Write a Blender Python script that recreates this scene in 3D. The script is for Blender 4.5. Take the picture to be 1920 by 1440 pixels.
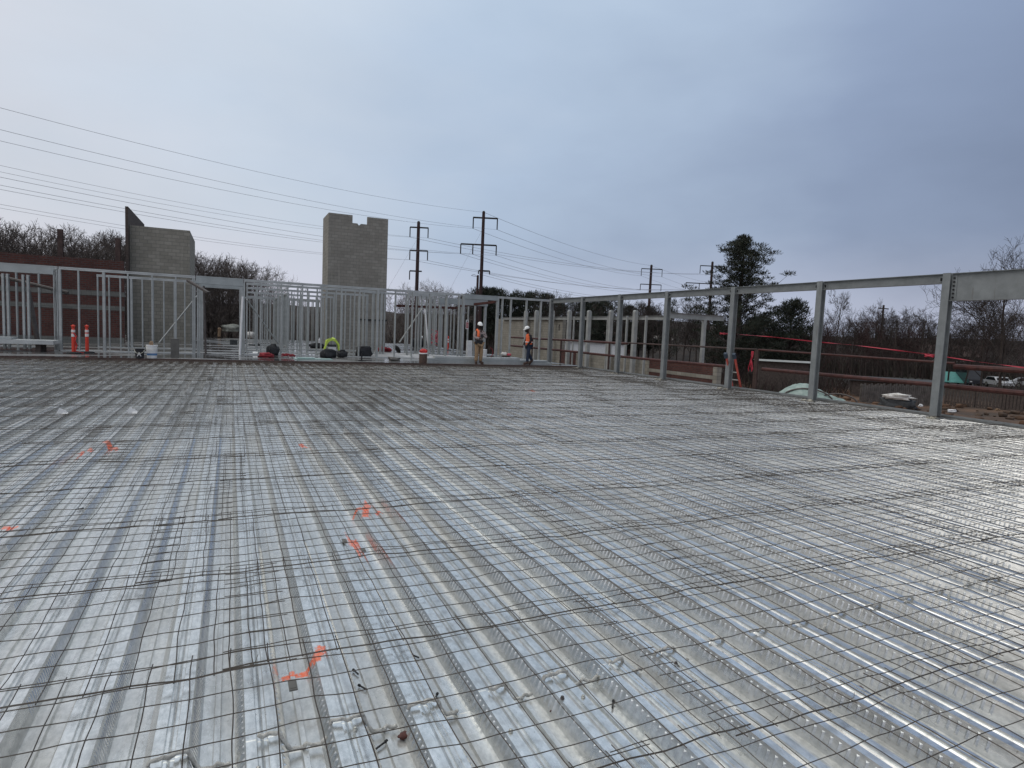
import bpy, bmesh, math, random
import numpy as np
from mathutils import Vector, Matrix, noise as mnoise

R_ = random.Random(7)
SC = bpy.context.scene
COL = SC.collection
for o in list(bpy.data.objects): bpy.data.objects.remove(o)

# ------------------------------------------------------------------ camera
F_PX = 1160.0          # focal length in photo pixels (1920 wide)
CAM_H = 1.54           # above the deck crests (z = 0)
def _solve():
    y = np.array([433-960, 599-720, F_PX], float); y /= np.linalg.norm(y)
    p = np.array([1433-960, 599+42.5-720, F_PX], float)
    n = np.cross(p, y); n /= np.linalg.norm(n)
    if n[1] > 0: n = -n
    x = np.cross(y, n)
    if x[0] < 0: x = -x
    return np.stack([x, y, n])
RM = _solve()
cam_d = bpy.data.cameras.new('camera'); cam = bpy.data.objects.new('camera', cam_d); COL.objects.link(cam)
cam_d.sensor_width = 36; cam_d.lens = 36*F_PX/1920; cam_d.clip_start = 0.05; cam_d.clip_end = 3000
right, down, fwd = RM[:, 0], RM[:, 1], RM[:, 2]
cam.matrix_world = Matrix(((right[0], -down[0], -fwd[0], 0), (right[1], -down[1], -fwd[1], 0),
                           (right[2], -down[2], -fwd[2], CAM_H), (0, 0, 0, 1)))
SC.camera = cam
# surveying helpers: where in the world a measured point of the place lies
def _ray(px, py): return RM @ np.array([px-960, py-720, F_PX])
def at(px, py, Y):
    d = _ray(px, py); t = Y/d[1]; return d[0]*t, CAM_H+d[2]*t          # -> x, z
def atx(px, py, X):
    d = _ray(px, py); t = X/d[0]; return d[1]*t, CAM_H+d[2]*t          # -> y, z
def gp(px, py, z=0.0):
    d = _ray(px, py); t = (z-CAM_H)/d[2]; return d[0]*t, d[1]*t        # -> x, y

# ------------------------------------------------------------------ world + sun
W = bpy.data.worlds.new('World'); SC.world = W; W.use_nodes = True
def build_world():
    nt = W.node_tree; nt.nodes.clear(); N = nt.nodes.new; L = nt.links.new
    out = N('ShaderNodeOutputWorld'); bg = N('ShaderNodeBackground'); L(bg.outputs[0], out.inputs[0])
    tc = N('ShaderNodeTexCoord'); sep = N('ShaderNodeSeparateXYZ'); L(tc.outputs['Generated'], sep.inputs[0])
    def M(op, a, b=None, c=None):
        m = N('ShaderNodeMath'); m.operation = op
        for i, v in enumerate((a, b, c)):
            if v is None: continue
            if isinstance(v, (int, float)): m.inputs[i].default_value = v
            else: L(v, m.inputs[i])
        return m.outputs[0]
    az = M('ARCTAN2', sep.outputs[0], sep.outputs[1])         # 0 = along the deck ribs, + to the right
    nz = N('ShaderNodeTexNoise'); nz.inputs['Scale'].default_value = 2.2; nz.inputs['Detail'].default_value = 5; nz.inputs['Roughness'].default_value = .5
    mp = N('ShaderNodeMapping'); mp.inputs['Scale'].default_value = (1, 1, 2.2); L(tc.outputs['Generated'], mp.inputs[0]); L(mp.outputs[0], nz.inputs['Vector'])
    nn = M('SUBTRACT', nz.outputs['Fac'], .5)
    azn = M('ADD', az, M('MULTIPLY', nn, .8))
    f = N('ShaderNodeMapRange'); L(azn, f.inputs[0]); f.inputs[1].default_value = -.45; f.inputs[2].default_value = 1.25
    def ramp(stops, fac):
        r = N('ShaderNodeValToRGB'); e = r.color_ramp.elements
        e[0].position, e[0].color = stops[0][0], (*stops[0][1], 1); e[1].position, e[1].color = stops[-1][0], (*stops[-1][1], 1)
        for p, c in stops[1:-1]:
            k = e.new(p); k.color = (*c, 1)
        L(fac, r.inputs[0]); return r.outputs[0]
    def s(r, g, b): return tuple(((v/255+.055)/1.055)**2.4 for v in (r, g, b))
    hi = ramp([(0, s(206, 210, 218)), (.3, s(202, 213, 226)), (.55, s(180, 197, 217)), (.8, s(148, 165, 193)), (1, s(136, 152, 181))], f.outputs[0])
    mid = ramp([(0, s(206, 207, 216)), (.3, s(190, 201, 217)), (.5, s(168, 185, 209)), (.75, s(134, 149, 178)), (1, s(108, 121, 150))], f.outputs[0])
    low = ramp([(0, s(208, 207, 217)), (.3, s(202, 206, 222)), (.5, s(186, 195, 216)), (.75, s(178, 186, 207)), (1, s(160, 166, 186))], f.outputs[0])
    elv = M('ADD', M('ARCSINE', sep.outputs[2]), M('MULTIPLY', nn, .10))
    def mr(a, b):
        m = N('ShaderNodeMapRange'); m.interpolation_type = 'SMOOTHSTEP'; L(elv, m.inputs[0]); m.inputs[1].default_value = a; m.inputs[2].default_value = b; return m.outputs[0]
    def mix(fac, a, b):
        m = N('ShaderNodeMix'); m.data_type = 'RGBA'; L(fac, m.inputs[0]); L(a, m.inputs[6])
        if isinstance(b, tuple): m.inputs[7].default_value = (*b, 1)
        else: L(b, m.inputs[7])
        return m.outputs[2]
    def smooth(v, a, b):
        m = N('ShaderNodeMapRange'); m.interpolation_type = 'SMOOTHSTEP'; L(v, m.inputs[0])
        if a < b: m.inputs[1].default_value = a; m.inputs[2].default_value = b
        else: m.inputs[1].default_value = b; m.inputs[2].default_value = a; m.inputs[3].default_value = 1; m.inputs[4].default_value = 0
        return m.outputs[0]
    c = mix(mr(.02, .16), low, mid)
    # dark low sky bands added either side, out of view, to darken the deck webs
    side = M('MULTIPLY', M('MAXIMUM', M('MULTIPLY', smooth(az, 1.15, 1.5), smooth(az, 2.4, 2.0)), M('MULTIPLY', smooth(az, -.42, -.75), smooth(az, -1.9, -1.6))), smooth(elv, .75, .5))
    c = mix(mr(.2, .62), c, hi)
    c = mix(M('MULTIPLY', side, .8), c, (.055, .065, .085))
    c = mix(mr(.62, 1.15), c, (1.08, 1.10, 1.08))
    sky = N('ShaderNodeTexSky'); sky.sky_type = 'NISHITA'; sky.sun_disc = False
    sky.sun_elevation = math.radians(48); sky.sun_rotation = math.radians(-70); sky.air_density = 2; sky.dust_density = 4
    sc = N('ShaderNodeVectorMath'); sc.operation = 'SCALE'; L(sky.outputs[0], sc.inputs[0]); sc.inputs['Scale'].default_value = .012
    ad = N('ShaderNodeVectorMath'); ad.operation = 'ADD'; L(c, ad.inputs[0]); L(sc.outputs[0], ad.inputs[1])
    n2 = N('ShaderNodeTexNoise'); n2.inputs['Scale'].default_value = 1.6; n2.inputs['Detail'].default_value = 7; n2.inputs['Roughness'].default_value = .55; n2.inputs['Distortion'].default_value = .4
    mp2 = N('ShaderNodeMapping'); mp2.inputs['Scale'].default_value = (1, 1, 3.2); mp2.inputs['Location'].default_value = (3, 1, 0); L(tc.outputs['Generated'], mp2.inputs[0]); L(mp2.outputs[0], n2.inputs['Vector'])
    s2 = N('ShaderNodeVectorMath'); s2.operation = 'SCALE'; L(ad.outputs[0], s2.inputs[0]); L(M('ADD', .90, M('MULTIPLY', n2.outputs['Fac'], .22)), s2.inputs['Scale'])
    L(s2.outputs[0], bg.inputs[0]); bg.inputs[1].default_value = 1.0
build_world()
sun_d = bpy.data.lights.new('sun', 'SUN'); sun_d.energy = 0.55; sun_d.angle = math.radians(50); sun_d.color = (1, .97, .93)
sun = bpy.data.objects.new('sun', sun_d); COL.objects.link(sun)
_el, _az = math.radians(48), math.radians(-70)
sun.rotation_euler = Vector((math.sin(_az)*math.cos(_el), math.cos(_az)*math.cos(_el), math.sin(_el))).to_track_quat('Z', 'Y').to_euler()
SC.view_settings.view_transform = 'Standard'; SC.view_settings.look = 'None'; SC.view_settings.exposure = 0.0; SC.view_settings.gamma = 1
SC.render.engine = 'CYCLES'

# ------------------------------------------------------------------ materials
MT = {}
def mat(name, col, rough=.7, metal=0., noise=None, bump=None, scale=6., col2=None, spec=None):
    """plain principled + optional colour noise (amount) and bump"""
    m = bpy.data.materials.new(name); m.use_nodes = True; nt = m.node_tree; b = nt.nodes['Principled BSDF']
    b.inputs['Base Color'].default_value = (*col, 1); b.inputs['Roughness'].default_value = rough; b.inputs['Metallic'].default_value = metal
    if spec is not None: b.inputs['Specular IOR Level'].default_value = spec
    if noise:
        tc = nt.nodes.new('ShaderNodeTexCoord'); n = nt.nodes.new('ShaderNodeTexNoise'); n.inputs['Scale'].default_value = scale; n.inputs['Detail'].default_value = 6; n.inputs['Roughness'].default_value = .65
        nt.links.new(tc.outputs['Object'], n.inputs['Vector'])
        r = nt.nodes.new('ShaderNodeMapRange'); nt.links.new(n.outputs['Fac'], r.inputs[0]); r.inputs[1].default_value = .3; r.inputs[2].default_value = .7
        mx = nt.nodes.new('ShaderNodeMix'); mx.data_type = 'RGBA'
        c2 = col2 or tuple(c*(1-noise) for c in col)
        mx.inputs[6].default_value = (*c2, 1); mx.inputs[7].default_value = (*[min(1, c*(1+noise*.5)) for c in col], 1)
        nt.links.new(r.outputs[0], mx.inputs[0]); nt.links.new(mx.outputs[2], b.inputs['Base Color'])
        if bump:
            bp = nt.nodes.new('ShaderNodeBump'); bp.inputs['Strength'].default_value = bump; bp.inputs['Distance'].default_value = .02
            nt.links.new(n.outputs['Fac'], bp.inputs['Height']); nt.links.new(bp.outputs[0], b.inputs['Normal'])
    MT[name] = m; return m
mat('stud', (.43, .45, .445), .5, .3, .25, scale=3)
mat('white_track', (.80, .80, .79), .5, 0, .1, scale=3)
mat('track', (.52, .54, .535), .45, .35, .25, scale=2)
mat('header', (.39, .42, .42), .42, .35, .2, scale=1.5)
mat('primer', (.225, .24, .245), .5, .0, .22, .06, scale=4)
mat('primer_pale', (.34, .35, .34), .65, .0, .25, scale=2.5)
mat('bolt', (.03, .03, .032), .5, .6)
mat('wire', (.085, .078, .070), .6, .55, .6, scale=3, col2=(.055, .04, .03))
mat('rust', (.080, .024, .019), .6, .1, .5, scale=7)
mat('rust_brown', (.075, .045, .038), .7, .1, .5, scale=5)
mat('dark_pipe', (.11, .095, .09), .6, .3, .4, scale=4)
mat('orange', (.72, .06, .03), .5, 0, .2, scale=9)
mat('orange_vest', (.85, .17, .06), .8, 0, .2, scale=14)
mat('white_band', (.75, .70, .68), .5)
mat('white', (.78, .78, .78), .55, 0, .12, scale=5)
mat('white_cloth', (.72, .70, .67), .85, 0, .25, .5, scale=8)
mat('black', (.012, .012, .013), .55)
mat('rubber', (.02, .02, .022), .8, 0, .4, scale=10)
mat('bag_black', (.022, .023, .027), .75, 0, .5, .6, scale=12)
mat('bag_grey', (.06, .065, .07), .8, 0, .5, .6, scale=12)
mat('cloth_red', (.30, .03, .04), .85, 0, .5, .6, scale=10)
mat('hivis', (.62, .80, .12), .7, 0, .2, scale=10)
mat('grey_box', (.13, .125, .115), .75, 0, .3, scale=6)
mat('brown_drum', (.09, .055, .04), .6, 0, .5, scale=14)
mat('red', (.55, .03, .025), .55, 0, .3, scale=10)
mat('blue_lbl', (.10, .22, .42), .5)
mat('green_sheet', (.33, .46, .43), .35, 0, .2, scale=4)
mat('green_tarp', (.30, .36, .33), .7, 0, .45, .8, scale=2.5, col2=(.17, .25, .23))
mat('pallet_wrap', (.42, .43, .37), .5, 0, .4, .8, scale=5)
mat('foam', (.70, .66, .55), .9, 0, .35, 1., scale=30)
mat('foam_rope', (.62, .61, .57), .85, 0, .45, 1., scale=40)
mat('wood', (.28, .19, .12), .8, 0, .4, scale=5)
mat('wood_grey', (.085, .066, .058), .9, 0, .5, scale=5)
mat('fence_grey', (.13, .115, .105), .9, 0, .6, scale=1.7)
mat('teal', (.10, .36, .33), .6, 0, .25, scale=3)
mat('roof_dark', (.06, .062, .066), .9, 0, .3, scale=1)
mat('wall_pale', (.34, .32, .30), .85, 0, .2, scale=1.2)
mat('car_white', (.62, .63, .65), .25, 0)
mat('car_dark', (.03, .032, .04), .25, 0)
mat('car_silver', (.30, .31, .33), .25, .3)
mat('glass_dark', (.02, .022, .026), .08)
mat('bark', (.062, .048, .042), .95, 0, .4, scale=1.5)
mat('bark_pale', (.15, .125, .105), .95, 0, .4, scale=1.5)
mat('twig', (.048, .037, .033), .95, 0, .35, scale=.6)
mat('twig_mid', (.095, .078, .070), .95, 0, .35, scale=.6)
mat('twig_red', (.052, .028, .026), .95, 0, .35, scale=.6)
mat('twig_pale', (.150, .125, .110), .95, 0, .35, scale=.6)
mat('pole_rust', (.055, .030, .030), .8, .2, .5, scale=1.5)
mat('needle', (.020, .030, .018), .8, 0, .6, scale=1.2, col2=(.010, .014, .010))
mat('needle_brown', (.040, .038, .022), .85, 0, .6, scale=1.0, col2=(.018, .020, .012))
mat('line', (.27, .27, .29), .6)
mat('skin_dark', (.055, .030, .020), .6)
mat('beard', (.010, .008, .008), .9)
mat('shirt_grey', (.33, .27, .26), .9, 0, .3, .3, scale=20)
mat('shirt_black', (.012, .012, .016), .9)
mat('khaki', (.33, .22, .13), .9, 0, .35, .3, scale=14)
mat('jeans', (.022, .035, .065), .9, 0, .4, scale=16)
mat('boot', (.06, .035, .025), .8)
mat('helmet', (.82, .82, .80), .3)
mat('tape_red', (.46, .02, .045), .45, 0, .3, scale=4)
mat('ladder_orange', (.62, .10, .07), .5, 0, .2, scale=8)
mat('alu', (.55, .55, .50), .4, .6)
mat('cap_blue', (.03, .05, .08), .5)
mat('sign_white', (.75, .75, .74), .5); mat('sign_red', (.42, .05, .06), .5)
mat('pink', (.70, .12, .16), .7)

def node_mat(name):
    m = bpy.data.materials.new(name); m.use_nodes = True; MT[name] = m
    nt = m.node_tree; return m, nt, nt.nodes['Principled BSDF'], nt.nodes.new, nt.links.new
def math_node(nt, op, a, b=None, c=None, clamp=False):
    m = nt.nodes.new('ShaderNodeMath'); m.operation = op; m.use_clamp = clamp
    for i, v in enumerate((a, b, c)):
        if v is None: continue
        if isinstance(v, (int, float)): m.inputs[i].default_value = v
        else: nt.links.new(v, m.inputs[i])
    return m.outputs[0]
def mixc(nt, fac, a, b):
    m = nt.nodes.new('ShaderNodeMix'); m.data_type = 'RGBA'
    for i, v in ((0, fac), (6, a), (7, b)):
        if isinstance(v, tuple): m.inputs[i].default_value = (*v, 1)
        elif isinstance(v, (int, float)): m.inputs[i].default_value = v
        else: nt.links.new(v, m.inputs[i])
    return m.outputs[2]
def noise_node(nt, vec, scale, detail=4, rough=.6):
    n = nt.nodes.new('ShaderNodeTexNoise'); n.inputs['Scale'].default_value = scale; n.inputs['Detail'].default_value = detail; n.inputs['Roughness'].default_value = rough
    nt.links.new(vec, n.inputs['Vector']); return n.outputs['Fac']
def maprange(nt, v, a, b, c=0., d=1., smooth=True):
    m = nt.nodes.new('ShaderNodeMapRange'); m.interpolation_type = 'SMOOTHSTEP' if smooth else 'LINEAR'
    nt.links.new(v, m.inputs[0])
    for i, x in enumerate((a, b, c, d)): m.inputs[i+1].default_value = x
    return m.outputs[0]
def scaled(nt, vec, s):
    m = nt.nodes.new('ShaderNodeMapping'); m.inputs['Scale'].default_value = s; nt.links.new(vec, m.inputs[0]); return m.outputs[0]

PITCH = .3048
def deck_material():
    m, nt, b, N, L = node_mat('galvanised_deck')
    g = N('ShaderNodeNewGeometry'); P = g.outputs['Position']
    sp = N('ShaderNodeSeparateXYZ'); L(P, sp.inputs[0]); x, y, z = sp.outputs
    sheet = math_node(nt, 'FLOOR', math_node(nt, 'DIVIDE', math_node(nt, 'ADD', x, .12), PITCH*3))
    row = math_node(nt, 'FLOOR', math_node(nt, 'DIVIDE', math_node(nt, 'SUBTRACT', y, 2.33), 7.3))
    cb = N('ShaderNodeCombineXYZ'); L(sheet, cb.inputs[0]); L(row, cb.inputs[1])
    wn = N('ShaderNodeTexWhiteNoise'); L(cb.outputs[0], wn.inputs[0])
    streak = noise_node(nt, scaled(nt, P, (9, .7, 9)), 1.6, 6, .65)
    fine = noise_node(nt, scaled(nt, P, (1, .5, 1)), 38, 4, .7)
    blot = noise_node(nt, P, 1.1, 5, .6)
    base = mixc(nt, maprange(nt, fine, .3, .7), (.63, .645, .635), (.88, .885, .865))
    base = mixc(nt, math_node(nt, 'MULTIPLY', maprange(nt, streak, .45, .75), .5), base, (.36, .37, .37))
    base = mixc(nt, math_node(nt, 'MULTIPLY', wn.outputs[0], .35), base, (.42, .43, .43))
    # dried mud and stains lying in the low flutes
    low = maprange(nt, z, -.03, -.066)
    mud = math_node(nt, 'MULTIPLY', low, maprange(nt, noise_node(nt, scaled(nt, P, (1.6, .35, 1)), .9, 6, .62), .36, .66))
    base = mixc(nt, math_node(nt, 'MULTIPLY', mud, .42), base, (.21, .195, .165))
    # muddy footprints / tan stains on crests
    st = maprange(nt, noise_node(nt, P, 2.3, 6, .7), .60, .72)
    base = mixc(nt, math_node(nt, 'MULTIPLY', st, .38), base, (.27, .24, .20))
    # more tracked mud towards the poured slab
    far = maprange(nt, y, 9, 23)
    fm = math_node(nt, 'MULTIPLY', far, maprange(nt, noise_node(nt, scaled(nt, P, (1.2, .5, 1)), 1.3, 5, .7), .38, .62))
    base = mixc(nt, math_node(nt, 'MULTIPLY', fm, .45), base, (.24, .22, .195))
    # orange survey paint sprayed on the deck (marks with a shape of their own)
    jag = math_node(nt, 'MULTIPLY', math_node(nt, 'SUBTRACT', noise_node(nt, P, 55, 3, .6), .5), .05)
    paint = None
    for (x0, y0, x1, y1, w) in PAINT:
        dx, dy = x1-x0, y1-y0; ln = math.hypot(dx, dy); ux, uy = dx/ln, dy/ln
        # distance to a segment
        t = math_node(nt, 'ADD', math_node(nt, 'MULTIPLY', math_node(nt, 'SUBTRACT', x, x0), ux), math_node(nt, 'MULTIPLY', math_node(nt, 'SUBTRACT', y, y0), uy))
        tt = math_node(nt, 'MINIMUM', math_node(nt, 'MAXIMUM', t, 0), ln)
        ex = math_node(nt, 'SUBTRACT', x, math_node(nt, 'ADD', math_node(nt, 'MULTIPLY', tt, ux), x0))
        ey = math_node(nt, 'SUBTRACT', y, math_node(nt, 'ADD', math_node(nt, 'MULTIPLY', tt, uy), y0))
        d = math_node(nt, 'SQRT', math_node(nt, 'ADD', math_node(nt, 'MULTIPLY', ex, ex), math_node(nt, 'MULTIPLY', ey, ey)))
        k = maprange(nt, math_node(nt, 'ADD', d, jag), w*1.5, w*.75)
        paint = k if paint is None else math_node(nt, 'MAXIMUM', paint, k)
    paint = math_node(nt, 'MULTIPLY', paint, maprange(nt, noise_node(nt, P, 60, 4, .8), .30, .52))
    grit = maprange(nt, noise_node(nt, P, 70, 3, .7), .66, .74)
    base = mixc(nt, math_node(nt, 'MULTIPLY', grit, .6), base, (.16, .145, .12))
    base = mixc(nt, paint, base, (.92, .19, .075))
    L(base, b.inputs['Base Color'])
    met = math_node(nt, 'SUBTRACT', .93, math_node(nt, 'MULTIPLY', math_node(nt, 'MAXIMUM', math_node(nt, 'MAXIMUM', mud, fm), paint), .6), clamp=True)
    L(met, b.inputs['Metallic'])
    L(maprange(nt, blot, .3, .7, .20, .36), b.inputs['Roughness'])
    bp = N('ShaderNodeBump'); bp.inputs['Strength'].default_value = .35; bp.inputs['Distance'].default_value = .004
    h = math_node(nt, 'ADD', math_node(nt, 'MULTIPLY', streak, 1.), math_node(nt, 'MULTIPLY', fine, .35))
    L(h, bp.inputs['Height']); L(bp.outputs[0], b.inputs['Normal'])
    return m
PAINT = []
def _pseg(a, b_, w, z=-.03):
    p = gp(*a, z); q = gp(*b_, z); PAINT.append((p[0], p[1], q[0], q[1], w))
_pseg((536, 1270), (596, 1257), .018, -.076); _pseg((594, 1256), (602, 1232), .018, -.05)
_pseg((658, 1004), (667, 1030), .036); _pseg((668, 962), (712, 952), .028); _pseg((690, 938), (684, 975), .022)
_pseg((4, 998), (24, 997), .03); _pseg((205, 832), (212, 836), .06); _pseg((156, 842), (166, 850), .045); _pseg((560, 826), (572, 832), .03)
_pseg((992, 733), (997, 735), .09)
deck_material()

def block_material(name, c1, c2, mortar, bw, bh, ms, bands=None, bandcol=None, stain=.4):
    m, nt, b, N, L = node_mat(name)
    g = N('ShaderNodeNewGeometry'); P = g.outputs['Position']; sp = N('ShaderNodeSeparateXYZ'); L(P, sp.inputs[0])
    u = math_node(nt, 'ADD', sp.outputs[0], sp.outputs[1])
    cb = N('ShaderNodeCombineXYZ'); L(u, cb.inputs[0]); L(sp.outputs[2], cb.inputs[1])
    br = N('ShaderNodeTexBrick'); L(cb.outputs[0], br.inputs['Vector'])
    br.inputs['Scale'].default_value = 1; br.inputs['Brick Width'].default_value = bw; br.inputs['Row Height'].default_value = bh
    br.inputs['Mortar Size'].default_value = ms; br.inputs['Color1'].default_value = (*c1, 1); br.inputs['Color2'].default_value = (*c2, 1); br.inputs['Mortar'].default_value = (*mortar, 1)
    br.inputs['Bias'].default_value = -.2
    col = br.outputs['Color']
    n = maprange(nt, noise_node(nt, P, 1.0, 6, .65), .35, .7)
    dark = tuple(v*.55 for v in c1)
    col = mixc(nt, math_node(nt, 'MULTIPLY', n, stain), col, dark)
    n2 = maprange(nt, noise_node(nt, scaled(nt, P, (4, 4, .5)), 1.2, 4, .6), .55, .75)
    col = mixc(nt, math_node(nt, 'MULTIPLY', n2, .25), col, tuple(v*1.3 for v in c2))
    L(col, b.inputs['Base Color']); b.inputs['Roughness'].default_value = .92
    bp = N('ShaderNodeBump'); bp.inputs['Strength'].default_value = .5; bp.inputs['Distance'].default_value = .01
    L(math_node(nt, 'SUBTRACT', 1, br.outputs['Fac']), bp.inputs['Height']); L(bp.outputs[0], b.inputs['Normal'])
block_material('cmu', (.27, .255, .225), (.335, .32, .285), (.21, .20, .18), .406, .203, .014)
block_material('cmu_tan', (.27, .255, .215), (.35, .33, .285), (.19, .18, .16), .406, .203, .012)
block_material('cmu_band', (.15, .15, .14), (.19, .19, .175), (.12, .12, .11), .406, .203, .012)
block_material('brick_red', (.080, .027, .022), (.135, .046, .034), (.085, .066, .06), .26, .10, .016, stain=.5)
block_material('brick_dark', (.075, .055, .048), (.12, .09, .075), (.09, .075, .068), .22, .075, .012)

def slab_material():
    m, nt, b, N, L = node_mat('wet_concrete')
    g = N('ShaderNodeNewGeometry'); P = g.outputs['Position']
    wet = maprange(nt, noise_node(nt, scaled(nt, P, (.45, 1.0, 1)), .8, 4, .5), .40, .56)
    col = mixc(nt, maprange(nt, noise_node(nt, P, 2.5, 6, .7), .3, .7), (.13, .128, .125), (.20, .196, .19))
    col = mixc(nt, wet, col, (.08, .08, .08))
    L(col, b.inputs['Base Color']); L(maprange(nt, wet, 0, 1, .4, .06, False), b.inputs['Roughness'])
slab_material()
def ground_material():
    m, nt, b, N, L = node_mat('dirt')
    g = N('ShaderNodeNewGeometry'); P = g.outputs['Position']
    a = maprange(nt, noise_node(nt, P, .13, 7, .65), .35, .65)
    col = mixc(nt, a, (.055, .038, .028), (.155, .085, .050))
    col = mixc(nt, math_node(nt, 'MULTIPLY', maprange(nt, noise_node(nt, P, 1.1, 6, .7), .45, .7), .6), col, (.040, .032, .024))
    sp = N('ShaderNodeSeparateXYZ'); L(P, sp.inputs[0])
    wood = math_node(nt, 'MAXIMUM', maprange(nt, sp.outputs[0], 60, 74), maprange(nt, sp.outputs[1], 52, 66))
    col = mixc(nt, wood, col, (.026, .021, .016))       # leaf litter and rough grass past the yard
    L(col, b.inputs['Base Color']); b.inputs['Roughness'].default_value = .95
    bp = N('ShaderNodeBump'); bp.inputs['Strength'].default_value = .8; bp.inputs['Distance'].default_value = .3
    L(noise_node(nt, P, .8, 6, .6), bp.inputs['Height']); L(bp.outputs[0], b.inputs['Normal'])
    m, nt, b, N, L = node_mat('woodland_floor')
    g = N('ShaderNodeNewGeometry'); P = g.outputs['Position']
    col = mixc(nt, maprange(nt, noise_node(nt, scaled(nt, P, (1, 1, .35)), .35, 8, .75), .35, .65), (.012, .010, .009), (.045, .034, .028))
    L(col, b.inputs['Base Color']); b.inputs['Roughness'].default_value = 1
ground_material()
def foliage_floor(): pass

def scuff(name):
    nt = MT[name].node_tree; b = nt.nodes['Principled BSDF']; src = b.inputs['Base Color'].links[0].from_socket
    g = nt.nodes.new('ShaderNodeNewGeometry'); P = g.outputs['Position']
    run = maprange(nt, noise_node(nt, scaled(nt, P, (14, 14, 1.1)), 1.0, 5, .6), .62, .74)
    c = mixc(nt, math_node(nt, 'MULTIPLY', run, .45), src, (.12, .10, .085))
    sp = maprange(nt, noise_node(nt, P, 26, 4, .7), .68, .74)
    c = mixc(nt, math_node(nt, 'MULTIPLY', sp, .6), c, (.42, .42, .40))
    nt.links.new(c, b.inputs['Base Color'])
scuff('primer'); scuff('primer_pale')

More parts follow.
